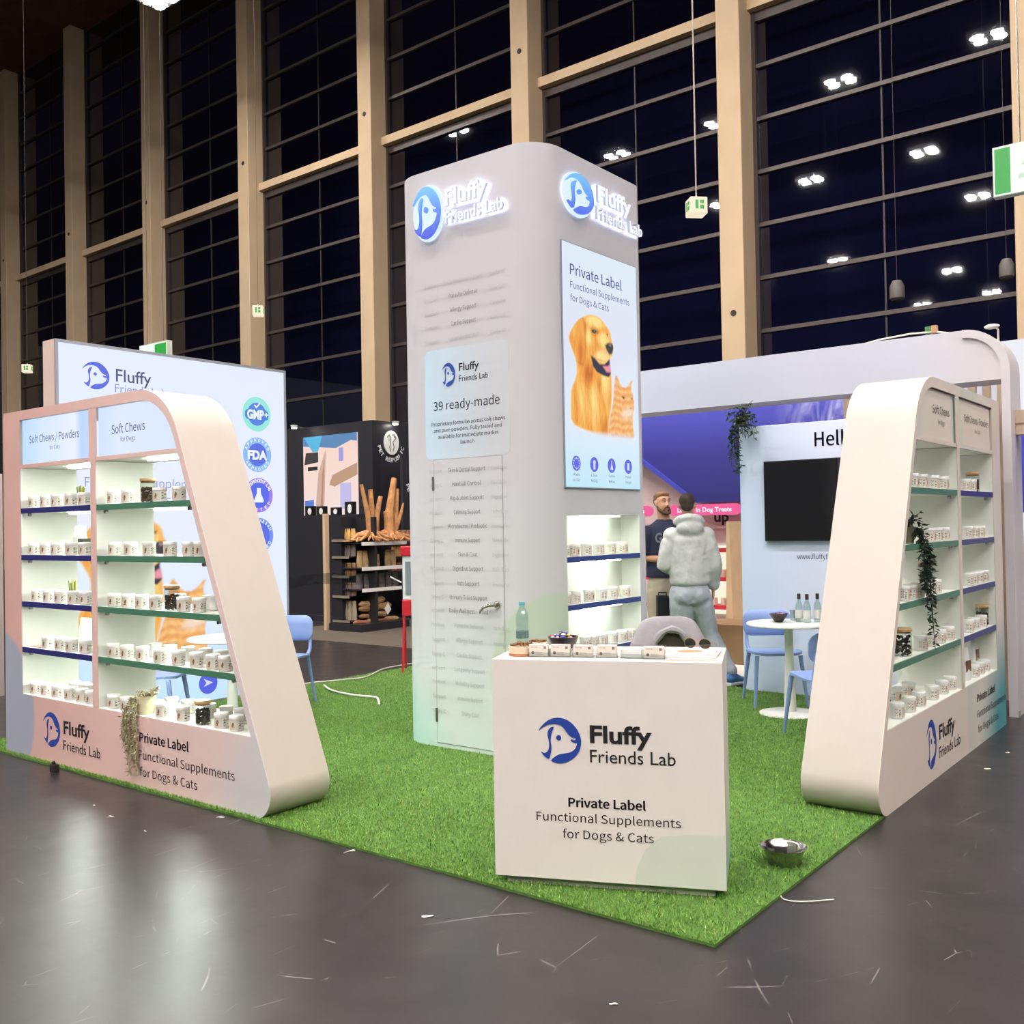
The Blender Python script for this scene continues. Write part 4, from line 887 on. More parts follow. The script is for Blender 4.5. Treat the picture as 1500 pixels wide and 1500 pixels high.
p=CF.p(.885,TOP+.020,-.29); t=thing('sunglasses','dark sunglasses with round lenses lying on the magazines','sunglasses',p,math.radians(A0)-.35)
GF=Face(0,0,0); lens=mat('green_lens',(18,30,24),.08,0,.8); goldm=mat('thin_gold',(190,150,90),.3,.9)
for sx in (-1,1):
    mb=MB(); mb.prism([(sx*.036+.028*math.cos(a*math.pi/10),.024+.022*math.sin(a*math.pi/10)) for a in range(20)],lambda a,b,t:(a,-t,b),0.0,.002); mb.build('lens',lens,t,world=False)
    mb=MB(); mb.tube([(sx*.036+.0285*math.cos(a*math.pi/10),-.001,.024+.0225*math.sin(a*math.pi/10)) for a in range(21)],.0013,5,cap=False); mb.tube([(sx*.064,0,.030),(sx*.066,.02,.030),(sx*.060,.075,.018),(sx*.056,.088,.004)],.0014,5); mb.build('rim',goldm,t,world=False)
MB().tube([(-.010,-.001,.030),(0,-.002,.034),(.010,-.001,.030)],.0014,5).build('bridge',goldm,t,world=False)

# ------------------------------------------------------------------ stand wall at the back right
HW=Face(0,8.67,0)
PALE=ramp_mat('pale_blue_wall',[(0,(208,226,252)),(0.35,(222,230,252)),(1,(226,228,248))],'X',-4.05,-2.0,0.5)
hw=thing('partition_wall','pale blue partition wall with Hello lettering and television','wall panel',(-3.1,8.72,0))
pn=MB().box(-4.035,8.67,0,-2.0,8.80,2.485).build('panel',PALE,hw,bevel=.004)
mb=MB(); text(mb,HW,'Hello',-3.303,-2.945,2.262,.125,bold=.015,d=.003); text(mb,HW,'www.fluffyfriendslab.com',-3.49,-2.86,1.247,.045,d=.003); mb.build('lettering',mat('slate_ink',(52,54,74),.5),pn,fix=False)
tv=thing('television','large black wall-mounted television reflecting the stand','television',(-3.1,8.67,1.41))
MB().fbox(HW,-3.775,-2.46,1.41,2.147,.0,.05).build('housing',mat('tv_black',(16,16,18),.4),tv,bevel=.003)
MB().fbox(HW,-3.765,-2.47,1.424,2.138,.05,.0515).build('screen_surface',mat('tv_glass',(8,9,12),.03,0,.6),tv)
ar=thing('overhead_arch','white rounded overhead beam and end post framing the back of the stand','arch',(-3.8,8.8,0))
arc=lambda r:[(-2.04+r*math.cos(k*math.pi/24),2.785+r*math.sin(k*math.pi/24)) for k in range(13)]
arch=[(-1.69,0)]+arc(.35)+[(-5.95,3.135),(-5.95,0),(-5.75,0),(-5.75,2.706),(-1.75,2.706),(-1.75,0)]
MB().prism(arch,lambda a,b,t:(a,t,b),8.67,9.02).build('arch_body',ramp_mat('arch_white',[(0,(196,202,222)),(0.8,(200,200,214)),(1,(206,198,198))],'X',-5.5,-1.7,.5),ar)
rim=[(-1.69,0)]+arc(.35)+arc(.285)[::-1]+[(-1.755,0)]
MB().prism(rim,lambda a,b,t:(a,t,b),8.645,8.6695).build('edge_band',mat('arch_edge',(206,200,204),.5),ar)
MB().box(-1.72,8.66,0,-1.68,8.70,.05).build('foot',mat('foot_grey',(150,140,132),.5),ar)
mb=MB(); mb.tube([(-2.95,8.8,3.14),(-2.75,8.8,3.17),(-2.5,8.82,3.19),(-2.3,8.84,3.185),(-2.15,8.85,3.15)],.008,6); tag(mb.build('cable_loop',mat('cable_white',(220,216,204),.5),None,smooth=True),'white cable looped along top of the overhead arch','cable')
t=thing('clamp_lamp','small clamp lamp on the rounded corner of the overhead arch','lamp',(-1.80,8.8,3.02))
MB().tube([(0,0,-.02),(.0,0,.11),(-.02,-.02,.13)],.008,6).build('arm',mat('cable_white',(220,216,204)),t,world=False)
MB().ball((-.04,-.03,.135),(.06,.03,.022),12,8).build('lamp_head',mat('cable_white',(220,216,204)),t,world=False,smooth=True)
t=thing('clip_fan','small green and tan gadget standing on top of the overhead arch','device',(-2.33,8.85,3.135))
MB().lathe([(0,0),(.03,0),(.03,.02),(.012,.03),(.012,.05)],12).build('base',mat('tan_plastic',(176,136,100),.5),t,world=False)
MB().box(-.05,-.02,.04,.0,.02,.10).build('green_box',mat('green_plastic',(70,120,70),.5),t,world=False,bevel=.004); MB().box(0,-.02,.04,.05,.02,.105).build('tan_box',mat('tan_plastic',(176,136,100),.5),t,world=False,bevel=.004)
# hanging plants
def leafy(name,parent,strands,mats,size,n_per,seed,spread=.03,world=False):
    R=random.Random(seed); mb=MB(); st=MB()
    for pts in strands:
        pts=[Vector(p) for p in pts]; st.tube(pts,.0022,5)
        L=sum((pts[i+1]-pts[i]).length for i in range(len(pts)-1)); n=max(4,int(L*n_per))
        for k in range(n):
            q=k/n*L; i=0
            while i<len(pts)-2 and q>(pts[i+1]-pts[i]).length: q-=(pts[i+1]-pts[i]).length; i+=1
            seg=pts[i+1]-pts[i]; c=pts[i]+seg*(q/max(seg.length,1e-6))
            d=Vector((R.uniform(-1,1),R.uniform(-1,1),R.uniform(-.9,.5))).normalized(); s=size*R.uniform(.6,1.15)
            tip=c+d*(s+spread*R.random()); b=c+d*spread*.3*R.random(); sd=d.cross(Vector((R.uniform(-1,1),R.uniform(-1,1),1))).normalized()*s*.27
            up=sd.cross(d).normalized()*s*.08; m=(b+tip)/2
            mb.add([b,m+sd+up,tip,m-sd+up,m-up],[(0,1,4),(1,2,4),(2,3,4),(3,0,4)],R.randrange(len(mats)))
    a=mb.build(name,mats,parent,world=world,fix=False); a['kind']='stuff'
    st.build('stems',mats[0],parent,world=world)
DG=[mat('leaf_dark',(30,52,34),.5),mat('leaf_dark2',(44,70,44),.5),mat('leaf_mid',(66,92,58),.5)]
t=thing('hanging_plant','dark green trailing plant at top left corner of the Hello partition','plant',(-3.96,8.60,2.485))
MB().lathe([(.04,0),(.055,.10),(.05,.10),(.036,.01)],16).build('pot',mat('pot_dark',(60,64,56),.6),t,world=False,smooth=True)
R=random.Random(3); S=[]
for i in range(26):
    a=R.uniform(0,6.283); r=R.uniform(.05,.17); dz=R.uniform(-.22,.17); S.append([(0,0,.08),(r*.6*math.cos(a),r*.35*math.sin(a)-.02,.10+max(dz,0)*.6),(r*math.cos(a),r*.5*math.sin(a)-.04,.06+dz)])
for i in range(7): x=R.uniform(-.10,-.01); S.append([(0,0,.08),(x,-.06,.0),(x-.01,-.08,-.15),(x+R.uniform(-.02,.03),-.08,-.25-R.random()*.20)])
leafy('foliage',t,S,DG,.045,60,5)
t=thing('trailing_plant','dark trailing plant hanging from second shelf of right unit','plant',(-1.80,6.15,1.447))
MB().lathe([(0,.0),(.05,0),(.062,.10),(.058,.10),(.046,.015),(0,.015)],20).build('pot',mat('pot_olive',(96,92,72),.6),t,world=False,smooth=True)
R=random.Random(9); S=[]
for i in range(16):
    a=R.uniform(0,6.283); S.append([(0,0,.09),(.05*math.cos(a),.06*math.sin(a),.15),(.08*math.cos(a)+.02,.11*math.sin(a)+.02,.12+R.uniform(-.08,.10))])
for i in range(10):
    y=R.uniform(.01,.16); e=R.uniform(.15,.40); S.append([(0,0,.09),(.07,y*.6,.08),(.105,y,-.02),(.11,y+R.uniform(-.03,.03),-e)])
for i in range(3): S.append([(0,0,.09),(.08,.07,.05),(.11,.10+.01*i,-.1),(.11,.11+.012*i,-.35),(.115,.15+.01*i,-.55-.05*i)])
S.append([(0,0,.09),(.08,-.0,.05),(.11,-.02,-.1),(.11,.0,-.28)])
leafy('foliage',t,S,[mat('leaf_black',(22,34,24),.5),DG[0]],.042,52,6,.02)
t=thing('trailing_plant','pale dried trailing plant in cream pot on base board of left unit','plant',(-5.68,3.48,0.452))
MB().lathe([(0,0),(.050,0),(.060,.05),(.062,.115),(.057,.115),(.054,.05),(0,.02)],24).build('pot',mat('cream_pot',(222,214,176),.6,var=.08,vs=30),t,world=False,smooth=True)
R=random.Random(21); S=[]
for i in range(16):
    a=R.uniform(0,6.283); S.append([(0,0,.10),(.05*math.cos(a),.04*math.sin(a),.135),(.085*math.cos(a)+.02,.06*math.sin(a),.13+R.uniform(-.03,.05))])
S.append([(0,0,.11),(.06,0,.14),(.12,0,.17),(.17,-.02,.19)])
for i in range(20):
    x=R.uniform(-.13,.03); S.append([(0,0,.10),(x*.6,-.06,.10),(x,-.085,.0),(x+R.uniform(-.02,.02),-.09,-.12),(x*.6+.03+R.uniform(-.02,.02),-.088,-.16-R.random()*.22)])
leafy('foliage',t,S,[mat('leaf_pale',(176,172,130),.6),mat('leaf_pale2',(150,146,112),.6),mat('leaf_taupe',(142,126,104),.6),mat('leaf_taupe2',(160,140,116),.6)],.023,62,8,.016)

# ------------------------------------------------------------------ tables and chairs
BLUEC=mat('periwinkle_plastic',(134,158,212),.45)
def chair(loc,rz,label,first=[None,None],group='periwinkle plastic chairs'):
    if first[0]: return dup(first[0],loc,rz,label,group,cm=first[1])
    t=thing('plastic_chair',label,'chair',loc,rz,group)
    mb=MB(); out=rpoly([(-.21,-.20,.09),(.21,-.20,.09),(.225,.21,.12),(-.225,.21,.12)],6)
    mb.prism(out,lambda a,b,q:(a,b,.435+.018*((a/.22)**2)+(.006*math.sin(b*8))+q),0,.022); mb.build('seat',BLUEC,t,world=False,bevel=.006)
    mb=MB(); v=[];f=[]; nx=14; sh=rrect(-.215,.215,.575,.805,.085,8)
    mb.prism(sh,lambda a,b,q:(a,-.235-.05*(b-.45)+.055*(a/.215)**2-q,b),0,.016); mb.build('backrest',BLUEC,t,world=False,bevel=.004,smooth=False)
    for sx in (-1,1):
        mb=MB(); mb.tube([(sx*.165,-.16,.43),(sx*.18,-.215,.50),(sx*.178,-.232,.60),(sx*.172,-.236,.66)],[.018,.016,.014,.010],8); mb.build('back_post',BLUEC,t,world=False,smooth=True)
        mb=MB(); mb.tube([(sx*.175,-.165,.445),(sx*.215,-.25,0.012)],[.020,.012],8); mb.build('leg',BLUEC,t,world=False,smooth=True)
        mb=MB(); mb.tube([(sx*.185,.165,.445),(sx*.225,.225,0.012)],[.020,.012],8); mb.build('leg',BLUEC,t,world=False,smooth=True)
    first[0]=t; first[1]=child_map(); return t
chair((-3.52,8.17,0),math.radians(218),'blue plastic chair beside the partition wall facing the round table')
chair((-2.66,7.08,0),math.radians(46),'blue plastic chair half hidden behind the slanted end of right unit')
chair((-7.10,5.70,0),math.radians(-151),'blue plastic chair whose back shows right of the left unit')
chair((-7.08,4.42,0),math.radians(-51),'blue plastic chair seen through lowest bay of the left unit')
def round_table(loc,label):
    t=thing('round_table',label,'table',loc)
    MB().lathe([(0,.735),(.325,.735),(.34,.742),(.34,.752),(.335,.758),(0,.758)],48).build('tabletop',WHITEG,t,world=False,smooth=True)
    MB().lathe([(.055,.02),(.05,.06),(.036,.4),(.034,.735)],20).build('column',WHITEG,t,world=False,smooth=True)
    MB().lathe([(0,.012),(.25,.012),(.25,.018),(.20,.026),(.06,.032),(0,.032)],40).build('foot_plate',WHITEG,t,world=False,smooth=True)
round_table((-3.226,7.80,0),'round white pedestal table in front of the partition wall')
round_table((-6.56,4.77,0),'round white table seen through the shelves of the left unit')
BG=glass_mat('bottle_glass',(226,236,232),.06,.02); BGD=mat('brown_glass',(48,30,20),.15,0,.8)
def bottle(x,y,z,label,dark,h=.235,group=None):
    t=thing('drink_bottle',label,'bottle',(x,y,z),0,group)
    MB().lathe([(0,.001),(.028,.001),(.031,.006),(.031,h*.5),(.026,h*.62),(.014,h*.76),(.0125,h*.97)],20).build('bottle_body',BGD if dark==2 else BG,t,world=False,smooth=True)
    MB().lathe([(.0318,h*.14),(.0318,h*.42)],20).build('paper_label',WHITE,t,world=False,smooth=True)
    MB().lathe([(.0145,h*.80),(.0145,h*.99),(.012,h),(0,h)],14).build('cap',mat('foil_dark',(54,40,30),.4) if dark else mat('cap_teal',(90,150,150),.4),t,world=False,smooth=True)
bottle(-3.17,7.89,.758,'dark-necked drink bottle nearest the bowl on the round table',1)
bottle(-3.09,7.86,.758,'drink bottle with white label, second from the bowl on round table',1)
bottle(-3.04,7.96,.758,'dark-necked drink bottle, third from the bowl on round table',1)
bottle(-2.98,7.98,.758,'clear glass bottle, rightmost visible on the round table',0,.17)
t=thing('snack_bowl','small dark bowl of purple sweets on the round table','bowl',(-3.31,7.80,.758))
MB().lathe([(.03,0),(.045,.02),(.068,.05),(.078,.072),(.074,.072),(.06,.045),(0,.02)],28).build('bowl_body',mat('black_bowl',(34,28,32)),t,world=False,smooth=True)
for i in range(14):
    a=i*2.4; q=.012*math.sqrt(i)*1.1; mb=MB(); mb.ball((q*math.cos(a),q*math.sin(a),.066+.012*(1-q/.05)),(.016,.010,.008),8,6,rot=Matrix.Rotation(a,3,'Z')); mb.build('wrapped_sweet',mat('wrapper_p%d'%(i%3),[(80,50,110),(60,60,150),(190,120,110)][i%3],.3),t,world=False,smooth=True)
for i,(x,y,lb_) in enumerate([(-3.21,7.95,'small clear glass behind the sweets bowl on the round table'),(-3.25,7.97,'clear drinking glass left of the bottles on round table')]):
    t=thing('drinking_glass',lb_,'glass',(x,y,.758)); MB().lathe([(0,.001),(.026,.001),(.034,.09),(.032,.09),(.025,.006)],20).build('glass_body',JARG,t,world=False,smooth=True)
for i,(x,y) in enumerate([(-6.50,4.92),(-6.42,4.88),(-6.36,4.94)]): bottle(x,y,.758,'small bottle, %s on table behind the left unit'%(ORD[i]+' from left'),2 if i==1 else 1,.17,'bottles on the table behind the left unit')

# grey jacket over a chair behind the counter
RZ38=math.radians(38.0)
cj=chair((-3.50,6.20,0),RZ38,'blue plastic chair under the grey jacket behind the counter')
jk=thing('draped_jacket','grey hooded jacket draped over a chair behind the counter','jacket',(-3.50,6.20,0),RZ38)
mb=MB(); R=random.Random(4); nu,nv=40,26; v=[];f=[]
for j in range(nv+1):
    q=j/nv; z=.955-.50*q**1.05
    for i in range(nu):
        a=2*math.pi*i/nu; hw=.175+.115*min(1,q*1.9)**.8; hd=.035+.075*min(1,q*1.6)**.7
        cx=math.copysign(abs(math.cos(a))**.55,math.cos(a)); cy=math.copysign(abs(math.sin(a))**.8,math.sin(a))
        wr=.010*math.sin(a*7+q*5)*q+.007*math.sin(a*13-q*9)*q
        v.append(((hw+wr)*cx,-.25+(hd+wr)*cy,z-.03*abs(cx)**3*(1-q)+.01*math.sin(a*5)*q))
for j in range(nv):
    for i in range(nu): k=(i+1)%nu; f.append((j*nu+i,j*nu+k,(j+1)*nu+k,(j+1)*nu+i))
f.append(tuple(reversed(range(nu)))); mb.add(v,f)
JG=mat('grey_cotton',(158,152,158),.85,var=.08,vs=6,bump=.3,bs=25)
mb.build('jacket_body',JG,jk,world=False,smooth=True)
mb=MB(); pts=[(.125*math.cos(a),-.36-.03*math.sin(a),.71+.17*math.sin(a)) for a in [math.pi*k/12 for k in range(13)]]
pts=[(.135,-.36,.50)]+pts+[(-.135,-.36,.50)]; mb.tube(pts,[.024+.006*math.sin(i*2.1) for i in range(len(pts))],8); mb.build('hood_rim',JG,jk,world=False,smooth=True)
mb=MB(); mb.prism([(.115,.46)]+[(.115*math.cos(math.pi*k/12),.71+.155*math.sin(math.pi*k/12)) for k in range(13)]+[(-.115,.46)],lambda a,b,q:(a,q,b),-.372,-.350); mb.build('dark_lining',mat('lining_dark',(62,56,48),.9,var=.2,vs=10),jk,world=False)
for sx in (-1,1):
    mb=MB(); mb.tube([(sx*.17,-.27,.80),(sx*.235,-.30,.70),(sx*.25,-.33,.52),(sx*.24,-.32,.36)],[.02,.055,.055,.045],12); mb.build('sleeve',JG,jk,world=False,smooth=True)

# ------------------------------------------------------------------ dog bowl, cables and litter on the floor
t=thing('dog_bowl','shiny steel dog bowl standing on the turf','bowl',(-1.855,4.375,.014))
MB().lathe([(.072,0),(.075,.003),(.084,.040),(.094,.066),(.106,.074),(.108,.078),(.104,.079),(.091,.072),(.080,.045),(.068,.010),(0,.007)],48).build('bowl_body',mat('polished_steel',(176,174,170),.16,1.0),t,world=False,smooth=True)
def cable(pts,label,r=.007,c=(226,226,214),name='power_cable'):
    P=[]
    for i in range(len(pts)-1):
        a,b=Vector(pts[i]),Vector(pts[i+1]); p0=Vector(pts[max(i-1,0)]); p3=Vector(pts[min(i+2,len(pts)-1)])
        for k in range(6):
            q=k/6; P.append(.5*((2*a)+(b-p0)*q+(2*p0-5*a+4*b-p3)*q*q+(3*a-p0-3*b+p3)*q**3))
    P.append(Vector(pts[-1])); mb=MB(); mb.tube(P,r,7); return tag(mb.build(name,mat('cable_%d%d%d'%c,c,.5),None,smooth=True),label,'cable')
cable([(-7.60,6.62,.03),(-7.40,6.50,.03),(-7.18,6.42,.03),(-6.9,6.38,.03),(-6.66,6.41,.03),(-6.50,6.30,.03),(-6.35,6.16,.03)],'white cable lying on the turf behind the left unit',.010)
cable([(-7.95,6.5,.012),(-7.86,6.72,.022),(-7.70,6.97,.03),(-7.64,7.22,.03),(-7.90,7.74,.03),(-7.95,8.16,.025),(-7.95,8.6,.02)],'grey cable running along the far edge of the turf',.008,(196,190,182))
for i,(x,y,a,l,w,lb_) in enumerate([(-4.70,3.325,.6,.05,.014,'white paper scrap beside turf edge under left unit end'),(-5.23,2.98,.3,.055,.012,'white plastic sliver on dark floor below left unit lettering'),(-2.80,2.97,.9,.055,.022,'torn cream paper scrap on dark floor left of counter'),(-3.67,3.345,1.2,.07,.014,'splintered white scrap at the turf edge'),(-1.51,6.78,.8,.05,.03,'white scrap on floor in front of right unit emblem'),(-1.50,7.32,.5,.03,.025,'small white scrap on floor near far end of right unit'),(-1.79,2.79,.4,.035,.010,'yellowish scrap at bottom edge of the floor'),(-5.52,3.04,.1,.018,.012,'tiny white crumb on floor below left unit emblem'),(-4.82,2.94,.2,.02,.008,'tiny white fleck on floor below the plant')]):
    mb=MB(); R=random.Random(i); pts=[(l*.5*math.cos(q)*R.uniform(.7,1),w*.5*math.sin(q)*R.uniform(.7,1)) for q in [k*6.283/9 for k in range(9)]]
    ca,sa=math.cos(a),math.sin(a); mb.prism([(x+p*ca-q*sa,y+p*sa+q*ca) for p,q in pts],lambda a_,b_,t_:(a_,b_,t_+.002*math.sin(a_*200)),0.001,.004)
    tag(mb.build('paper_scrap',mat('scrap_white',(232,224,210),.6)),lb_,'scrap')
cable([(-1.75,4.10,.006),(-1.70,3.98,.006),(-1.62,3.99,.006),(-1.52,4.09,.006)],'thin white cable tie on dark floor beside turf corner',.0025,name='cable_tie')
mb=MB(); mb.box(-6.56,3.30,0,-6.50,3.34,.05); mb.tube([(-6.53,3.32,.05),(-6.53,3.31,.07)],.012,8); tag(mb.build('door_stop',mat('black_rubber',(26,24,24),.7),bevel=.004),'small black rubber block on floor in front of left unit','block')

# ------------------------------------------------------------------ people
SKIN=mat('skin',(206,156,128),.55,var=.05,vs=12)
def fuse(o,vox,it=6,noise=0,nscale=.12):
    m=o.modifiers.new('remesh','REMESH'); m.mode='VOXEL'; m.voxel_size=vox; m.use_smooth_shade=True
    s=o.modifiers.new('smooth','SMOOTH'); s.iterations=it; s.factor=.5
    if noise:
        tx=bpy.data.textures.new('folds','CLOUDS'); tx.noise_scale=nscale; tx.noise_depth=2
        d=o.modifiers.new('folds','DISPLACE'); d.texture=tx; d.strength=noise; d.mid_level=.5; d.texture_coords='LOCAL'
def head(mb,c,yaw,face=1):
    """head centred at c (ear height), facing -Y turned by yaw"""
    R=Matrix.Rotation(yaw,3,'Z'); C=Vector(c); q=lambda x,y,z:C+R@Vector((x,y,z))
    mb.ball(q(0,.012,.030),(.076,.096,.090),20,14,rot=R); mb.ball(q(0,-.012,-.025),(.066,.078,.085),18,12,rot=R)
    mb.ball(q(0,-.050,-.085),(.036,.034,.028),14,8,rot=R)
    mb.tube([q(0,-.078,.020),q(0,-.099,-.012),q(0,-.104,-.026)],[.009,.013,.014],8)
    for s in (-1,1):
        mb.ball(q(s*.078,.008,-.005),(.010,.020,.032),10,8,rot=R); mb.ball(q(s*.010,-.092,-.028),(.010,.010,.008),8,6,rot=R)
        mb.tube([q(s*.012,-.084,.034),q(s*.050,-.072,.036)],[.009,.008],8)
    mb.tube([q(-.022,-.080,-.058),q(0,-.087,-.057),q(.022,-.080,-.058)],[.006,.009,.006],8)
    return q
def hand(mb,w,d,n,curl=.6,sc=1.0,thumb=1):
    """w wrist, d direction of the fingers, n palm normal"""
    w=Vector(w); d=Vector(d).normalized(); n=Vector(n); n=(n-d*n.dot(d)).normalized(); s=d.cross(n)
    mb.tube([w,w+d*.045*sc,w+d*.085*sc],[.024*sc,.036*sc,.038*sc],10,side=s,rad2=[.018*sc,.015*sc,.013*sc])
    for i,(o,l) in enumerate(((-.029,.062),(-.010,.072),(.010,.068),(.028,.052))):
        b=w+d*.085*sc+s*o*sc; p1=b+(d*math.cos(curl*.5)+n*math.sin(curl*.5))*l*.45*sc; p2=p1+(d*math.cos(curl*1.3)+n*math.sin(curl*1.3))*l*.33*sc; p3=p2+(d*math.cos(curl*2)+n*math.sin(curl*2))*l*.25*sc
        mb.tube([b-d*.01,b,p1,p2,p3],[.0095*sc,.0095*sc,.0088*sc,.0080*sc,.0065*sc],8)
    b=w+d*.030*sc-s*thumb*.030*sc; mb.tube([b,b+(d*.7-s*thumb*.7)*.035*sc,b+(d*.9-s*thumb*.35)*.065*sc+n*.01],[.013*sc,.011*sc,.008*sc],8)
def shoe(t,ank,dr,m,sole):
    a=Vector(ank); d=Vector((dr[0],dr[1],0)).normalized(); s=Vector((-d.y,d.x,0)); g=Vector((a.x,a.y,0))
    mb=MB(); mb.tube([g-d*.07+Vector((0,0,.05)),g-d*.055+Vector((0,0,.066)),g+d*.03+Vector((0,0,.068)),g+d*.11+Vector((0,0,.048)),g+d*.175+Vector((0,0,.036)),g+d*.20+Vector((0,0,.032))],[.030,.038,.043,.047,.042,.022],14,side=s,rad2=[.030,.046,.050,.034,.022,.012])
    mb.tube([g-d*.012+Vector((0,0,.07)),g-d*.012+Vector((0,0,.115))],[.045,.043],14,side=s)
    mb.build('shoe',m,t,world=False,smooth=True)
    mb=MB(); pts=[(-.085,.02),(-.07,.038),(0,.042),(.10,.050),(.17,.046),(.21,.02),(.21,-.02),(.17,-.046),(.10,-.050),(0,-.042),(-.07,-.038),(-.085,-.02)]
    mb.prism(pts,lambda x,y,q:tuple(g+d*x+s*y+Vector((0,0,q))),0.0,.028); mb.build('shoe_sole',sole,t,world=False,bevel=.006)

# man in grey hoodie, seen from behind (local -Y looks at the camera)
pa=thing('person','person in pale grey hoodie and joggers seen from behind, one leg stepping aside','person',(-4.60,8.70,0.012),RZ38)
JX=lambda x,y,z:(x,y,z)
mb=MB()
q=head(mb,(-.005,.03,1.755),math.radians(180-12))
mb.tube([(0,.035,1.70),(0,.02,1.55),(0,.01,1.50)],[.056,.058,.075],14)
mb.tube([(0,0,1.50),(0,0,1.40),(0,0,1.2),(0,.0,1.05),(0,0,.92),(0,0,.82)],[.13,.165,.155,.14,.165,.15],18,side=(1,0,0),rad2=[.075,.11,.11,.10,.115,.10])
legL=[(-.085,.0,.86),(-.075,.02,.46),(-.085,-.01,.09)]; legR=[(.085,0,.86),(.195,.03,.47),(.375,-.10,.10)]
for lg in (legL,legR): mb.tube([lg[0],tuple((Vector(lg[0])+Vector(lg[1]))/2),lg[1],tuple((Vector(lg[1])*.6+Vector(lg[2])*.4)),lg[2]],[.088,.078,.055,.056,.036],12)
armL=[(-.17,.0,1.455),(-.255,.00,1.17),(-.10,.23,1.10)]; armR=[(.17,.0,1.455),(.245,-.03,1.165),(.238,.045,.92)]
for am in (armL,armR): mb.tube([am[0],tuple((Vector(am[0])+Vector(am[1]))/2),am[1],tuple((Vector(am[1])+Vector(am[2]))/2),am[2]],[.050,.046,.039,.036,.025],10)
hand(mb,armL[2],(.6,.7,-.05),(0,.1,1),.9,1.0,-1); hand(mb,armR[2],(-.03,.12,-1),(-1,.1,0),.55,1.0,1)
for lg,dr in ((legL,(-.1,1)),(legR,(.75,.65))): mb.tube([lg[2],(lg[2][0]+.1*dr[0],lg[2][1]+.1*dr[1],.05)],[.036,.034],8)
b=mb.build('body',SKIN,pa,world=False); fuse(b,.0075,4)
HOOD=mat('hoodie_grey',(198,200,198),.9,var=.05,vs=5,bump=.35,bs=30); JOG=mat('jogger_grey',(168,176,184),.9,var=.06,vs=5,bump=.35,bs=24)
mb=MB()
mb.tube([(0,.0,1.525),(0,0,1.49),(0,0,1.42),(0,0,1.30),(0,.0,1.18),(0,0,1.07),(0,0,1.0),(0,0,.965)],[.10,.165,.215,.218,.208,.20,.197,.178],24,side=(1,0,0),rad2=[.075,.10,.135,.145,.145,.15,.15,.135])
for am in (armL,armR):
    s=Vector(am[0]); e=Vector(am[1]); w=Vector(am[2]); mb.ball(tuple(s),(.088,.088,.085),14,10); mb.tube([tuple(s+Vector((-.02*(1 if s.x>0 else -1),0,.0))),tuple(s*.7+e*.3),tuple(s*.3+e*.7),tuple(e),tuple(e*.5+w*.5),tuple(e*.15+w*.85),tuple(w)],[.086,.087,.078,.072,.065,.054,.038],14)
mb.ball((0,-.07,1.53),(.135,.085,.10),18,12); mb.ball((0,-.045,1.60),(.105,.085,.075),18,12); mb.tube([(.10,.05,1.58),(.125,-.02,1.59),(.09,-.085,1.62),(0,-.105,1.635),(-.09,-.085,1.62),(-.125,-.02,1.59),(-.10,.05,1.58)],[.03,.036,.04,.042,.04,.036,.03],10)
h=mb.build('hoodie',HOOD,pa,world=False); fuse(h,.012,5,.016,.09)
mb=MB()
mb.tube([(0,0,.985),(0,0,.93),(0,0,.86),(0,0,.79)],[.165,.195,.205,.18],22,side=(1,0,0),rad2=[.12,.138,.142,.12]); mb.ball((-.075,-.055,.86),(.10,.10,.11),14,10); mb.ball((.075,-.055,.86),(.10,.10,.11),14,10)
for lg in (legL,legR):
    a,k,c=[Vector(x) for x in lg]; mb.tube([tuple(a),tuple(a*.75+k*.25),tuple(a*.35+k*.65),tuple(k),tuple(k*.6+c*.4),tuple(k*.2+c*.8),tuple(c+Vector((0,0,.03))),tuple(c+Vector((0,0,.0)))],[.118,.122,.102,.088,.083,.068,.062,.046],16)
h=mb.build('joggers',JOG,pa,world=False); fuse(h,.012,5,.014,.08)
mb=MB(); mb.ball(q(0,.022,.042),(.079,.092,.080),22,14,rot=Matrix.Rotation(math.radians(168),3,'Z')); mb.ball(q(0,.060,-.005),(.066,.050,.058),16,10,rot=Matrix.Rotation(math.radians(168),3,'Z'))
o=mb.build('hair',mat('hair_dark',(62,50,42),.8,var=.2,vs=40,bump=.5,bs=160),pa,world=False); fuse(o,.008,3)
for s in (-1,1): MB().ball(q(s*.032,-.079,.022),(.011,.008,.008),10,6).build('eye',mat('eye_white',(226,222,216),.3),pa,world=False,smooth=True)
SHB=mat('trainer_blue',(74,122,176),.6); SOLE=mat('sole_white',(216,220,222),.6)
shoe(pa,legL[2],(-.1,1),SHB,SOLE); shoe(pa,legR[2],(.75,.65),SHB,SOLE)

# bearded man in navy t-shirt facing him
pb=thing('person','bearded person in navy t-shirt and beige trousers facing the hoodie wearer','person',(-5.10,9.10,0.0),RZ38+math.radians(10))
mb=MB()
q=head(mb,(-.02,-.02,1.80),math.radians(16))
mb.tube([(-.015,.0,1.75),(0,.0,1.64),(0,.0,1.54)],[.062,.066,.085],14)
mb.tube([(0,0,1.54),(0,0,1.44),(0,0,1.24),(0,0,1.10),(0,0,.95),(0,0,.85)],[.13,.17,.155,.145,.165,.15],18,side=(1,0,0),rad2=[.075,.11,.11,.10,.115,.10])
legL=[(-.09,0,.89),(-.10,-.03,.48),(-.11,0,.09)]; legR=[(.09,0,.89),(.11,-.03,.48),(.13,.02,.09)]
for lg in (legL,legR): mb.tube([lg[0],tuple((Vector(lg[0])+Vector(lg[1]))/2),lg[1],tuple((Vector(lg[1])*.6+Vector(lg[2])*.4)),lg[2]],[.088,.078,.055,.056,.036],12)
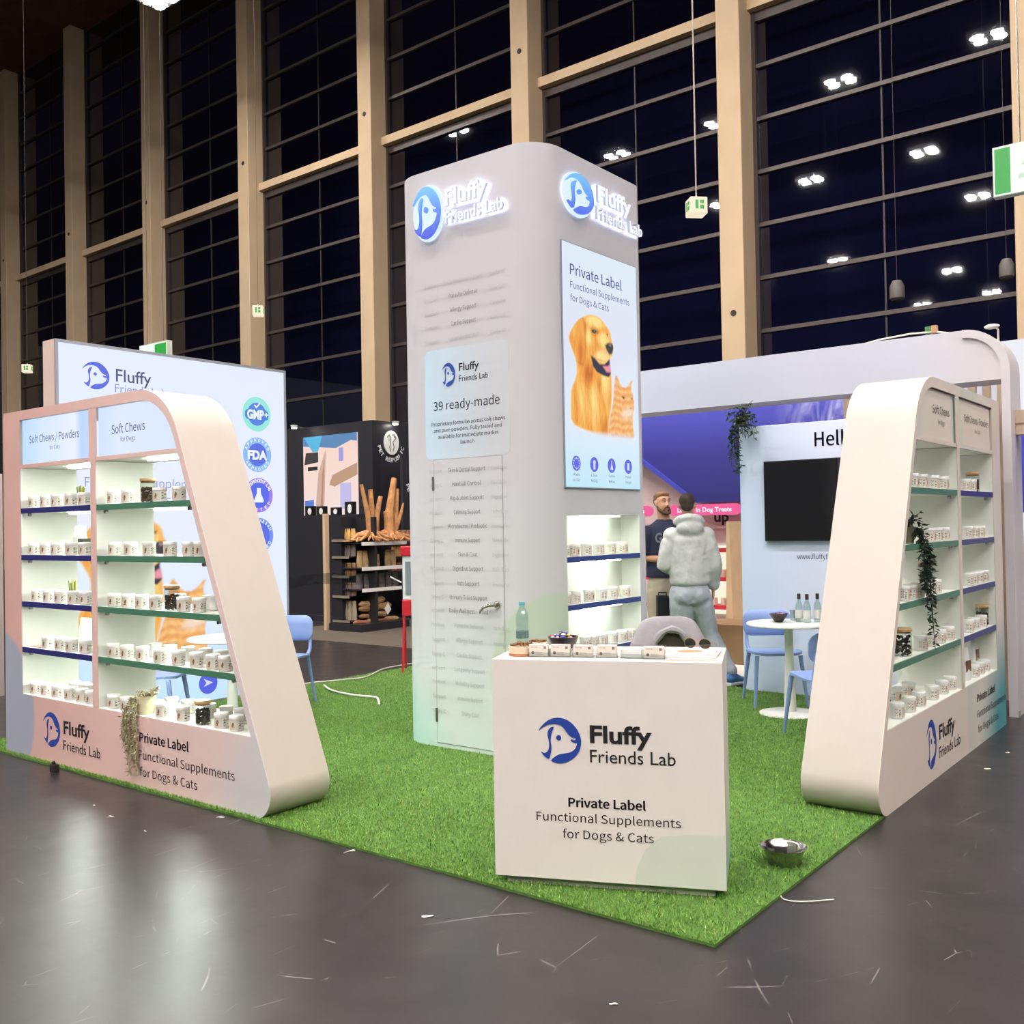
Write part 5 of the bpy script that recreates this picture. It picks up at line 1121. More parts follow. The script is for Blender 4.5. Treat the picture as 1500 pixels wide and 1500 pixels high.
armL=[(-.185,0,1.49),(-.235,.0,1.235),(-.02,-.20,1.215)]; armR=[(.185,0,1.49),(.25,-.0,1.24),(.07,-.22,1.20)]
for am in (armL,armR): mb.tube([am[0],tuple((Vector(am[0])+Vector(am[1]))/2),am[1],tuple((Vector(am[1])+Vector(am[2]))/2),am[2]],[.052,.048,.042,.038,.026],10)
hand(mb,armL[2],(.9,-.3,0),(0,.2,-1),.6,1.0,-1); hand(mb,armR[2],(-.9,-.3,.0),(0,-.2,-1),.6,1.0,1)
for lg in (legL,legR): mb.tube([lg[2],(lg[2][0],lg[2][1]-.1,.05)],[.036,.034],8)
b=mb.build('body',SKIN,pb,world=False); fuse(b,.0075,4)
TEE=mat('tshirt_navy',(36,42,66),.85,var=.08,vs=6,bump=.3,bs=30)
mb=MB()
mb.tube([(0,.0,1.635),(0,.0,1.60),(0,0,1.55),(0,0,1.46),(0,0,1.34),(0,0,1.2),(0,0,1.08),(0,0,1.03)],[.078,.115,.19,.215,.205,.195,.20,.202],22,side=(1,0,0),rad2=[.068,.082,.105,.130,.138,.135,.14,.14])
for am in (armL,armR):
    s=Vector(am[0]); e=Vector(am[1]); mb.ball(tuple(s),(.086,.085,.085),14,10); mb.tube([tuple(s),tuple(s*.6+e*.4),tuple(s*.12+e*.88)],[.088,.088,.086],14)
h=mb.build('tshirt',TEE,pb,world=False); fuse(h,.012,4,.010,.09)
mb=MB(); G=Face(0,-.155,0); mb2=MB(); text(mb2,Face(0,-.158,0),'GAP',-.15,.06,1.395,.10,'B',.03,d=0.0); mb2.build('shirt_lettering',mat('shirt_print',(120,122,134),.8),pb,world=False,fix=False)
BEI=mat('trousers_beige',(176,166,146),.85,var=.06,vs=5,bump=.3,bs=24)
mb=MB(); mb.tube([(0,0,1.06),(0,0,.98),(0,0,.88),(0,0,.82)],[.165,.185,.19,.17],22,side=(1,0,0),rad2=[.12,.13,.135,.12])
for lg in (legL,legR):
    a,k,c=[Vector(x) for x in lg]; mb.tube([tuple(a),tuple(a*.6+k*.4),tuple(k),tuple(k*.4+c*.6),tuple(c)],[.11,.105,.085,.078,.07],16)
h=mb.build('trousers',BEI,pb,world=False); fuse(h,.012,4,.012,.09)
HAIR2=mat('hair_brown',(128,96,66),.8,var=.2,vs=40,bump=.5,bs=160); BEARD=mat('beard_brown',(96,70,52),.85,var=.2,vs=60,bump=.6,bs=200)
R16=Matrix.Rotation(math.radians(16),3,'Z')
mb=MB(); mb.ball(q(0,.020,.070),(.078,.086,.055),22,14,rot=R16); mb.ball(q(0,-.030,.092),(.062,.050,.032),16,10,rot=R16); mb.ball(q(0,.055,.025),(.070,.050,.075),16,10,rot=R16); mb.ball(q(0,.022,.045),(.0805,.070,.058),18,12,rot=R16); o=mb.build('hair',HAIR2,pb,world=False); fuse(o,.007,3)
mb=MB(); mb.tube([q(-.070,-.008,-.03),q(-.062,-.035,-.070),q(-.038,-.068,-.098),q(0,-.084,-.106),q(.038,-.068,-.098),q(.062,-.035,-.070),q(.070,-.008,-.03)],[.010,.018,.022,.024,.022,.018,.010],10); mb.tube([q(-.032,-.083,-.060),q(-.02,-.092,-.044),q(0,-.096,-.042),q(.02,-.092,-.044),q(.032,-.083,-.060)],[.006,.007,.007,.007,.006],8); mb.tube([q(-.034,-.080,-.06),q(-.03,-.078,-.085)],[.009,.012],8); mb.tube([q(.034,-.080,-.06),q(.03,-.078,-.085)],[.009,.012],8)
o=mb.build('beard',BEARD,pb,world=False); fuse(o,.006,2)
for s in (-1,1):
    e=MB().ball(q(s*.032,-.080,.020),(.009,.007,.0045),10,6,rot=R16).build('eye',mat('eye_white',(226,222,216)),pb,world=False,smooth=True)
    MB().ball(q(s*.032,-.0865,.020),(.0055,.003,.0050),8,6,rot=R16).build('iris',mat('iris_dark',(46,40,36),.3),e,world=False,smooth=True)
    MB().tube([q(s*.014,-.090,.042),q(s*.035,-.088,.047),q(s*.052,-.074,.042)],[.004,.005,.003],6).build('eyebrow',BEARD,pb,world=False,smooth=True)
MB().tube([q(-.020,-.090,-.060),q(0,-.095,-.061),q(.020,-.090,-.060)],[.003,.0045,.003],8).build('lips',mat('lip',(176,104,92),.5),pb,world=False,smooth=True)
DSH=mat('shoe_dark',(50,46,44),.6)
shoe(pb,legL[2],(0,-1),DSH,SOLE); shoe(pb,legR[2],(.1,-1),DSH,SOLE)
t=thing('gap_box','tall black case standing between the tower and person in beige trousers','case',(-4.98,8.83,0),RZ38)  # plain box put into a dark gap of unknown content
MB().box(-.06,-.06,.0,.06,.06,.86).build('gap_box_body',mat('gap_box_black',(22,26,36),.5),t,world=False,bevel=.008); MB().tube([(-.04,0,.86),(-.04,0,.89),(.04,0,.89),(.04,0,.86)],.007,6).build('handle',mat('gap_box_black',(22,26,36)),t,world=False)

# ------------------------------------------------------------------ neighbouring stand behind the partition
nb=thing('neighbour_stand','pinkish white stand wall with dark blue canopy and pink pill signs behind the two people','stand',(-6,11,0))
MB().box(-9.5,11.35,.04,-3.2,11.45,3.25).build('back_wall',mat('stand_wall',(206,190,186),.6),nb)
MB().box(-7.2,9.25,0.001,-2.2,11.45,.04).build('platform',mat('platform_white',(212,208,196),.6),nb)
blu=[(-7.6,3.25),(-7.6,2.95),(-6.44,2.352),(-5.844,1.921),(-5.70,1.835),(-2.75,1.835),(-2.75,3.25)]
def canopy_mat():
    m=ramp_mat('canopy_blue',[(0,(38,40,112)),(0.5,(48,46,130)),(1,(76,78,186))],'Z',1.85,3.0,.45); nt=m.node_tree; b=nt.nodes['Principled BSDF']
    src=b.inputs['Base Color'].links[0].from_socket; g=nt.nodes.new('ShaderNodeNewGeometry'); mp=nt.nodes.new('ShaderNodeMapping'); mp.inputs['Scale'].default_value=(3,1,1.0); mp.inputs['Rotation'].default_value=(0,.5,0)
    nt.links.new(g.outputs['Position'],mp.inputs[0]); n=nt.nodes.new('ShaderNodeTexNoise'); n.inputs['Scale'].default_value=1.6; n.inputs['Detail'].default_value=6; n.inputs['Distortion'].default_value=1.2; nt.links.new(mp.outputs[0],n.inputs['Vector'])
    s=nt.nodes.new('ShaderNodeSeparateXYZ'); nt.links.new(g.outputs['Position'],s.inputs[0]); mr=nt.nodes.new('ShaderNodeMapRange'); mr.inputs['From Min'].default_value=-4.7; mr.inputs['From Max'].default_value=-3.9; nt.links.new(s.outputs[0],mr.inputs[0])
    r=nt.nodes.new('ShaderNodeValToRGB'); r.color_ramp.elements[0].position=.42; r.color_ramp.elements[1].position=.68; nt.links.new(n.outputs['Fac'],r.inputs[0])
    mu=nt.nodes.new('ShaderNodeMath'); mu.operation='MULTIPLY'; nt.links.new(r.outputs[0],mu.inputs[0]); nt.links.new(mr.outputs[0],mu.inputs[1])
    mx=nt.nodes.new('ShaderNodeMix'); mx.data_type='RGBA'; nt.links.new(mu.outputs[0],mx.inputs[0]); nt.links.new(src,mx.inputs[6]); mx.inputs[7].default_value=(*lin((206,206,240)),1); nt.links.new(mx.outputs[2],b.inputs['Base Color']); return m
MB().prism(blu,lambda a,b,q:(a,q,b),11.0,11.35).build('canopy',canopy_mat(),nb)
MB().prism([(-7.6,3.02),(-6.44,2.42),(-5.80,1.945),(-5.70,1.835),(-5.844,1.921),(-6.44,2.352),(-7.6,2.95)],lambda a,b,q:(a,q,b),10.96,10.999).build('canopy_edge',mat('canopy_edge',(62,66,168),.45),nb)
NF=Face(0,10.95,0)
for i,(a,b) in enumerate(((-6.05,-5.10),(-7.4,-6.30))):
    s=MB().prism(rrect(a,b,1.68,1.815,.066),lambda x,z,q:(x,q,z),10.93,10.99).build('pill_sign',emis('pink_lit',(255,92,160),.85),nb)
    mb=MB(); text(mb,Face(0,10.93,0),['Leader in Dog Treats','Natural Supplements'][i],a+.12,b-.10,1.722,.055,'B',.03,d=.003); mb.build('lettering',emis('sign_white',(255,240,246),1.0),s,fix=False)
mb=MB(); text(mb,Face(0,11.35,0),'up',-5.64,-5.44,1.60,.13,'B',.03,d=.003); mb.build('wall_lettering',INK,nb,fix=False)
MB().box(-6.5,11.30,.45,-5.22,11.345,1.30).build('lit_niche',emis('cream_light',(252,248,224),.95),nb)
for z in (1.225,.875,.53): MB().box(-6.5,11.0,z,-5.24,11.3,z+.045).build('red_shelf',mat('shelf_red',(200,40,62),.5),nb)
MB().prism([(-5.19,.36),(-5.10,.36),(-5.13,1.60),(-5.165,1.60)],lambda a,b,q:(a,q,b),10.7,11.3).build('wooden_fin',mat('birch',(214,182,142),.6,var=.06,vs=6),nb)
for z in (.9,.55):
    for k in range(5): MB().lathe([(.0,0),(.04,0),(.04,.09),(0,.09)],12,c=(-5.95+.13*k,11.15,z+.02)).build('jar',mat('jar_cream',(226,214,196),.5),nb)
bx=thing('brown_cabinet','low brown cabinet standing behind the stepping person','cabinet',(-5.1,10.2,.04))
MB().box(-5.62,9.95,.04,-4.62,10.55,.47).build('cabinet_body',mat('kraft_brown',(146,116,82),.7,var=.06,vs=4),bx,bevel=.004); MB().box(-5.62,9.945,.04,-5.61,9.95,.47).build('edge_strip',mat('kraft_pale',(190,164,124),.7),bx); MB().box(-5.16,9.94,.05,-5.14,9.95,.45).build('edge_strip',mat('kraft_pale',(190,164,124)),bx)
for i,x in enumerate((-5.40,-5.27,-5.14)):
    t=thing('snack_can','small pale can with coloured label, %s on the brown cabinet'%(ORD[i]+' from left'),'can',(x,10.1,.47),0,'cans on the brown cabinet')
    MB().lathe([(0,0),(.045,0),(.045,.10),(.04,.105),(0,.105)],16).build('can_body',mat('can_cream',(226,218,200),.4),t,world=False,smooth=True); MB().lathe([(.0456,.03),(.0456,.07)],16).build('label_band',mat('can_band%d'%i,[(90,110,90),(200,150,80),(120,90,70)][i],.5),t,world=False)
sl=thing('slatted_panel','light wooden panel with upright slots behind the overhead arch','panel',(-2.6,9.45,0))
slots=[(-2.121+.118*k,-2.068+.118*k) for k in range(-8,2)]
MB().prism([(-3.3,0),(-1.80,0),(-1.80,2.95),(-3.3,2.95)],lambda a,b,q:(a,q,b),9.42,9.47,[[(a,2.35),(b,2.35),(b,2.765),(a,2.765)] for a,b in slots]).build('panel_board',mat('pale_birch',(206,184,158),.6),sl)
MB().box(-3.3,9.47,0,-3.24,9.62,.05).build('foot',mat('pale_birch',(206,184,158)),sl); MB().box(-1.86,9.47,0,-1.80,9.62,.05).build('foot',mat('pale_birch',(206,184,158)),sl)
MB().box(-3.2,9.50,2.3,-1.86,9.54,2.80).build('lit_backing',emis('soft_white',(232,228,240),.85),sl)
t=thing('beam_bar','horizontal pale wooden bar joining the arch post to the stand at right frame edge','beam',(-1.3,8.9,2.25)); MB().box(-1.69,8.80,2.26,-0.2,8.92,2.46).build('bar',mat('pale_birch2',(200,176,158),.6),t,bevel=.003); MB().box(-1.69,8.795,2.345,-0.2,8.80,2.355).build('groove',mat('groove',(150,128,110),.6),t); MB().box(-.30,8.80,0,-.2,8.92,2.26).build('post',mat('pale_birch2',(200,176,158)),t)
rn=thing('lit_stand','stand with bright white fascia and blue panel beyond the right unit at frame edge','stand',(-1.0,12.0,0))
MB().box(-2.45,12.0,2.76,1.5,12.5,3.55).build('lit_fascia',emis('fascia_white',(236,238,246),.95),rn); MB().box(-2.45,12.0,1.64,1.5,12.1,2.76).build('blue_panel',ramp_mat('blue_panel',[(0,(42,44,150)),(.8,(60,64,190)),(1,(190,200,240))],'Z',1.64,2.76,.5),rn)
MB().box(-2.45,11.98,1.585,1.5,12.0,1.62).build('white_strip',WHITE,rn); MB().box(-2.45,12.0,1.30,1.5,12.1,1.64).build('lower_panel',emis('low_lit',(232,236,244),.9),rn); MB().box(-2.45,12.0,.95,1.5,12.1,1.30).build('product_picture',ramp_mat('food_picture',[(0,(60,60,60)),(.25,(90,60,40)),(.5,(206,160,96)),(.8,(226,206,160)),(1,(140,170,130))],'Z',.95,1.30,.5),rn); MB().box(-2.45,12.0,0,1.5,12.1,.95).build('counter_front',emis('low_lit2',(214,220,232),.8),rn)

# ------------------------------------------------------------------ black stand with screen and gondola at the left back
BK=mat('black_laminate',(36,36,42),.45); BK2=mat('black_laminate2',(44,44,52),.4)
ps=thing('black_stand','black stand walls with portrait screen and round white pet emblem','stand',(-13.5,12.6,0))
MB().box(-15.35,12.5,0,-12.95,12.7,3.55).build('front_wall',BK,ps); MB().box(-13.10,12.7,0,-12.95,14.6,3.55).build('side_wall',BK2,ps); MB().box(-12.36,12.60,0,-12.30,15,2.90).build('low_side_wall',BK2,ps)
PF=Face(0,12.5,0)
sc=MB().fbox(PF,-14.83,-13.33,1.25,3.355,0,.02).build('screen',ramp_mat('pink_room',[(0,(240,150,150)),(.12,(250,206,200)),(.3,(248,226,222)),(.7,(250,222,208)),(1,(252,214,206))],'Z',1.25,3.36,.4,emit=.95),ps)
def pq(name,pts,c,s=.9): 
    mb=MB(); mb.prism(pts,lambda a,b,q:PF.p(a,b,q),.021,.023); mb.build(name,emis('pic_%d_%d_%d'%c,c,s),sc)
pq('screen_shape',[(-14.83,3.18),(-13.9,3.10),(-13.5,3.22),(-13.33,3.20),(-13.33,3.355),(-14.83,3.355)],(90,140,190)); 
mb=MB(); mb.prism([(-14.80,3.35),(-14.55,3.06),(-14.40,3.06),(-14.28,3.35)],lambda a,b,q:PF.p(a,b,q),.024,.026); mb.build('screen_shape',emis('pic_cyan',(84,190,236),.9),sc)
pq('screen_shape',[(-14.80,2.82),(-14.40,2.86),(-14.40,3.05),(-14.75,3.05)],(52,48,48)); pq('screen_shape',[(-14.70,2.70),(-14.42,2.71),(-14.42,2.78),(-14.70,2.78)],(30,24,24))
pq('screen_shape',[(-14.5,1.9),(-14.25,1.9),(-14.18,3.1),(-14.40,2.65)],(214,180,160)); pq('screen_shape',[(-14.10,2.42),(-13.95,2.38),(-13.33,2.58),(-13.33,2.80),(-14.0,2.60)],(196,158,130)); pq('screen_shape',[(-14.36,1.9),(-14.30,1.9),(-14.22,2.9),(-14.30,2.6)],(170,126,110))
pq('screen_shape',[(-13.80,1.96),(-13.50,1.97),(-13.50,2.44),(-13.80,2.43)],(202,196,240)); pq('screen_shape',[(-14.80,1.9),(-14.54,1.92),(-14.54,2.15),(-14.80,2.13)],(90,130,220)); pq('screen_shape',[(-13.82,2.85),(-13.70,2.85),(-13.70,3.1),(-13.82,3.1)],(170,160,230))
pq('screen_shape',[(-14.80,1.42),(-14.45,1.44),(-14.45,1.74),(-14.80,1.74)],(98,92,98)); pq('screen_shape',[(-14.62,1.46),(-14.50,1.48),(-14.50,1.62),(-14.56,1.68),(-14.64,1.58)],(240,226,226))
# round dog and cat line emblem with ring lettering
def pet_emblem(F,u,z,r,par):
    mb=MB(); disc(mb,F,u,z+.01,r*1.18,.003,n=36,ru=r,thick=.02); e=mb.build('round_emblem',mat('emblem_white',(232,232,228),.5),par)
    mb=MB()
    for pts in ([(-.6,.5),(-.35,.75),(-.1,.45),(-.15,.0),(-.3,-.35),(-.15,-.75)],[(.05,.75),(.35,.8),(.6,.45),(.35,.3),(.15,.1),(.3,-.3),(.15,-.7)],[(-.45,.25),(-.25,.3)],[(.3,.55),(.42,.6)]):
        P=[F.p(u+a*r,z+b*r*1.1,.026) for a,b in pts]; mb.tube(P,r*.035,5)
    mb.build('emblem_line',mat('line_black',(26,26,28),.6),e,world=True)
    mb=MB(); arc_text(mb,F,u,z,r*1.62,'PET REPUBLIC',196,344,r*.42,.004,False); mb.build('ring_lettering',mat('ring_white',(224,224,224),.5),e,fix=False)
pet_emblem(Face(-12.95,0,90),12.97,3.15,.19,ps); pet_emblem(Face(-12.30,0,90),13.02,2.42,.19,ps)
for (x,y,z,lb_,s) in ((-14.75,12.2,3.52,'bright spotlight at top left corner of the black stand',1),(-12.85,13.0,3.50,'spotlight arm above the round emblem of the black stand',0)):
    t=thing('spotlight',lb_,'lamp',(x,y,z)); MB().tube([(0,.3,0),(0,0,.04)] if s else [(-.11,0,-.02),(-.05,0,.06),(0,0,.05)],.012,6).build('arm',steel,t,world=False); MB().lathe([(0,0),(.05,0),(.07,.05),(0,.06)],16).build('lamp_head',mat('emblem_white',(232,232,228)),t,world=False); MB().lathe([(0,-.012),(.05,-.012),(.05,-.002),(0,-.002)],16).build('lens',emis('spot_lens',(255,250,236),40 if s else 6),t,world=False)
pl=spots
gn=thing('gondola','black shop gondola with white-edged shelves full of dog chews and roots','shelving',(-11.4,10.9,0))
mb=MB(); mb.box(-11.75,10.45,.06,-11.55,11.45,1.77); mb.box(-11.86,10.75,.06,-11.12,10.80,1.77); mb.box(-11.80,10.40,.0,-11.08,11.45,.12); mb.build('gondola_body',BK,gn)
MB().box(-11.90,10.38,0,-11.84,10.46,1.83).build('corner_post',mat('beech_post',(206,176,144),.5),gn)
for z in (1.37,.985,.655,.085):
    s=MB().box(-11.55,10.47,z-.02,-11.12,11.44,z).build('shelf',BK2,gn); MB().box(-11.12,10.47,z-.045,-11.10,11.44,z+.01).build('price_rail',mat('rail_white',(222,218,214),.4),s)
for z in (1.42,1.16,.86,.55,.17):
    s=MB().box(-11.74,10.43,z-.02,-11.36,10.75,z).build('shelf',BK2,gn); MB().box(-11.74,10.42,z-.035,-11.36,10.43,z+.004).build('price_rail',mat('rail_dim',(130,122,108),.5),s)
def chew(x,y,z,l,w,rz,lb_,c,cat='dog chew',grp=None,name='dog_chew'):
    t=None; R=random.Random(int(abs(x*1000+y*100+z*10))); mb=MB(); P=[]
    for k in range(6): q=k/5-.5; P.append((q*l,R.uniform(-.15,.15)*w,w*.9+R.uniform(0,.3)*w))
    mb.tube(P,[w*.35,w*.9,w*R.uniform(.7,1),w*R.uniform(.8,1),w*.8,w*.3],8); o=mb.build(name,c,None,world=False,smooth=True); o.location=(x,y,z); o.rotation_euler=(0,0,rz); LOC[o.name]=(x,y,z); return tag(o,lb_,cat,grp)
CH=[mat('chew_tan',(176,146,104),.8,var=.2,vs=14),mat('chew_brown',(140,104,68),.8,var=.25,vs=14),mat('chew_red',(150,92,70),.8,var=.2,vs=14),mat('chew_amber',(206,160,96),.8,var=.2,vs=10)]
def bag(x,y,z,h,w,rz,lb_,m,grp):
    t=thing('treat_bag',lb_,'bag',(x,y,z),rz,grp); v=[];f=[]
    for (q,a,b) in ((0,.48,.30),(.3,.52,.36),(.7,.45,.20),(1,.42,.03)):
        for k in range(10): an=2*math.pi*k/10; v.append((w*a*math.cos(an),w*b*math.sin(an),q*h))
    for i in range(3):
        for k in range(10): j=(k+1)%10; f.append((i*10+k,i*10+j,i*10+10+j,i*10+10+k))
    f+=[tuple(reversed(range(10))),tuple(range(30,40))]; MB().add(v,f).build('bag_body',m,t,world=False,smooth=True); MB().fbox(Face(0,0,0),-w*.4,w*.4,h*.86,h*.99,w*.06,w*.075).build('bag_header',CH[0] if m!=CH[0] else CH[3],t,world=False)
for i,y in enumerate((10.60,10.72,10.96,11.20,11.32)): bag(-11.30,y,.985,.26 if i!=2 else .19,.12,1.57,'open bag of tan dog chews, %s on middle gondola shelf'%(ORD[i]+' from left'),CH[0],'chew bags on middle gondola shelf')
for i,y in enumerate((10.58,10.74,10.90,11.06,11.22,11.36)): bag(-11.30,y,.655,.22,.13,1.57,'dull clear bag of grey-brown chews, %s on third gondola shelf'%(ORD[i]+' from left'),mat('bag_grey',(112,100,98),.6,var=.2,vs=20),'chew bags on third gondola shelf')
for i,(y,z,l,w,rz,c) in enumerate(((10.62,.085,.30,.045,1.3,2),(10.85,.085,.34,.05,1.8,1),(11.10,.085,.34,.04,1.5,2),(10.75,.175,.30,.045,1.2,1),(11.0,.175,.42,.06,1.7,0),(11.27,.085,.30,.05,1.5,0),(10.80,.27,.42,.06,1.4,1),(11.10,.28,.34,.07,1.7,0),(10.95,.38,.30,.08,1.5,0),(10.72,.36,.25,.05,1.2,0))):
    chew(-11.30,y,z,l,w,rz,'large twisted dog chew, %s in pile on lowest gondola shelf'%['front left','front middle','front right','second layer left','second layer middle','front far right','third layer left','third layer right','topmost','upper left'][i],CH[c],grp='chews on the lowest gondola shelf')
t=thing('price_card','white tilted price card in the chew pile of lowest gondola shelf','card',(-11.10,10.98,.33),1.57); MB().prism([(-.07,0),(0,-.10),(.08,-.02),(.01,.09)],lambda a,b,q:(a,q,b),-.01,-.006).build('card',mat('rail_white',(222,218,214)),t,world=False)
k=0
for zi,z in enumerate((1.42,1.16,.86,.55,.17)):
    for i in range(4):
        bag(-11.69+.105*i,10.54,z,[.17,.18,.20,.2,.30][zi],.10,0,'%s treat bag, %s on %s shelf of gondola left side'%(['amber','grey-brown','brown','dull red','beige'][zi],ORD[i]+' from left',['top','second','third','fourth','lowest'][zi]),[CH[3],mat('bag_grey',(112,100,98)),CH[1],mat('bag_red',(120,96,88),.6,var=.2,vs=20),mat('bag_beige',(156,142,120),.6)][zi],'treat bags on left side of the gondola')
ROOT=mat('root_wood',(190,136,88),.8,var=.25,vs=12,bump=.4,bs=50)
def root(name,loc,lb_,stems,n,spread,seed):
    R=random.Random(seed); mb=MB()
    for p,r in stems: mb.tube(p,r,8)
    for i in range(n):
        a=R.uniform(0,6.283); l=spread*R.uniform(.5,1); P=[(0,0,.14+R.uniform(-.04,.06))]
        for k in range(1,5): P.append((l*k/4*math.cos(a+R.uniform(-.3,.3))*.7,l*k/4*math.sin(a+R.uniform(-.3,.3)),max(.02,.16-.035*k+R.uniform(-.03,.05))))
        mb.tube(P,[.034,.028,.022,.016,.008],6)
    o=mb.build(name,ROOT,None,world=False,smooth=True); o.location=loc; LOC[o.name]=loc; return tag(o,lb_,'driftwood','root pieces on top of the gondola')
root('tree_root',(-11.25,10.80,1.37),'tree root with three upright stems at left of gondola top shelf',[([(0,0,.12),(-.0,-.05,.4),(0,-.19,.90)],[.07,.045,.028]),([(0,.02,.15),(0,.03,.5),(0,.0,.83)],[.06,.045,.035]),([(0,.06,.12),(0,.14,.45),(0,.22,.72)],[.06,.045,.035])],46,.50,1)
root('tree_root',(-11.25,11.20,1.37),'tree root with tall thick stem at right of gondola top shelf',[([(0,0,.12),(0,.02,.5),(0,.13,1.02)],[.09,.07,.045]),([(0,.05,.12),(.0,.16,.4),(0,.20,.85)],[.06,.04,.03]),([(0,.0,.12),(0,-.06,.35),(0,-.10,.48)],[.06,.035,.02]),([(0,.1,.12),(.05,.22,.45),(.05,.28,.62)],[.05,.03,.012])],46,.48,2)
tag(MB().box(-11.50,10.98,1.50,-11.40,11.14,1.78).build('wooden_block',mat('block_wood',(140,104,66),.8),bevel=.004),'brown wooden block between the two tree roots on gondola','block')
t=thing('low_cabinet','low black cabinet behind the gondola carrying black boxes','cabinet',(-13.1,11.6,0)); MB().box(-14.0,11.4,.1,-12.2,11.8,1.83).build('cabinet_body',BK,t); MB().box(-14.0,11.38,0,-12.2,11.82,.1).build('plinth',BK2,t)
for i,(x,h) in enumerate(((-13.55,.17),(-13.25,.16),(-12.88,.13),(-12.52,.22))):
    t=thing('black_box','black box with white round mark, %s on low black cabinet'%(ORD[i]+' from left'),'box',(x,11.55,1.83),0,'black boxes on the low cabinet'); MB().box(-.09,-.05,0,.09,.05,h).build('box_body',mat('box_black',(20,20,20),.5),t,world=False); mb=MB(); disc(mb,Face(0,-.05,0),.03,h*.45,h*.35,.001,ru=.05); mb.build('round_mark',mat('emblem_white',(232,232,228)),t,world=False)
for i,(z,n) in enumerate(((1.55,4),(1.30,5),(1.06,4))):
    mb=None
    for k in range(n): bag(-11.95,12.0+.12*k,z-.2,.2,.11,1.5,'pink-brown pouch, %s on %s wall shelf right of the gondola'%(ORD[k]+' from left',['upper','middle','lower'][i]),CH[2] if i!=1 else CH[3],'pouches on the black wall shelves')
    tag(MB().box(-12.2,11.9,z-.24,-11.85,12.6,z-.2).build('wall_shelf',BK2),'black wall shelf of pouches, %s one right of the gondola'%['upper','middle','lower'][i],'shelf')
t=thing('red_stand','red metal folding stand with white framed panel beside the tower','stand',(-7.575,7.91,0),RZ38)
for sx in (-1,1):
    MB().tube([(sx*.12,-.16,.02),(sx*.11,0,.75)],.012,8).build('leg',mat('red_metal',(190,28,44),.35),t,world=False); MB().tube([(sx*.12,.16,.02),(sx*.11,0,.75)],.012,8).build('leg',mat('red_metal',(190,28,44)),t,world=False)
MB().box(-.13,-.05,.62,.13,.05,.80).build('lower_box',mat('red_metal',(190,28,44)),t,world=False,bevel=.01); MB().box(-.12,-.04,.80,.12,.04,1.28).build('white_frame',mat('frame_white',(214,220,226),.4),t,world=False,bevel=.006); MB().box(-.09,-.044,.85,.09,-.04,1.22).build('glass_panel',mat('panel_grey',(128,136,142),.2),t,world=False); MB().box(-.14,-.06,1.28,.14,.06,1.39).build('red_top',mat('red_metal',(190,28,44)),t,world=False,bevel=.012)
FILM=glass_mat('clear_film',(196,200,200),.10,.15)
t=thing('film_barrier','sagging strip of clear plastic film stretched before the gondola','barrier',(-10.4,9.5,0)); v=[];f=[]
for i in range(25):
    q=i/24; x=-12.6+3.3*q; a=1.01-.17*(1-q)**1.2-.02*math.sin(q*9); b=a-.16+.01*math.sin(q*17)
    v+=[(x,9.5+.015*math.sin(q*23),b),(x,9.5+.02*math.sin(q*31),(a+b)/2),(x,9.5,a)]
for i in range(24): f+=[(3*i,3*i+3,3*i+4,3*i+1),(3*i+1,3*i+4,3*i+5,3*i+2)]
MB().add(v,f).build('film',FILM,t,smooth=True,fix=False)
for x in (-12.6,-9.3): MB().tube([(x,9.5,0),(x,9.5,1.03)],.014,8).build('post',mat('post_grey',(70,70,74),.4,.5),t)
MB().tube([(-9.52,9.49,.93),(-9.32,9.49,.86)],.010,6).build('white_tape',WHITE,t)
tag(MB().box(-22,13.2,.001,-14.9,15.8,.02).build('lime_carpet',mat('lime_turf',(140,176,40),.9,var=.15,vs=20)),'lime green carpet strip far behind the chair','carpet')
tag(MB().box(-12.5,9.4,.0005,-9.0,12.4,.006).build('brown_carpet',mat('brown_carpet',(84,74,62),.9,var=.1,vs=10)),'dull brown carpet under the black gondola','carpet')
for i,(x,y) in enumerate(((-17.6,13.9),(-16.9,14.2))):
    t=thing('folding_table','far black folding table%s on the lime carpet'%[' at left',' at right'][i],'table',(x,y,.02)); MB().box(-.4,-.3,.72,.4,.3,.75).build('tabletop',BK,t,world=False)
    for sx in (-.35,.35):
        for sy in (-.25,.25): MB().tube([(sx,sy,0),(sx,sy,.72)],.02,6).build('leg',BK,t,world=False)
t=thing('white_stand','white stand wall at far left edge of the frame','stand',(-10.2,4.5,0)); MB().box(-10.6,4.5,.0,-10.02,4.6,2.2).build('wall_panel',mat('far_white',(196,186,180),.6),t); MB().box(-10.62,4.44,1.05,-10.0,4.5,1.12).build('ledge',mat('far_pink',(206,160,150),.6),t); MB().box(-10.6,4.42,0,-10.05,4.5,.95).build('lower_box',mat('far_dark',(110,96,92),.6),t)

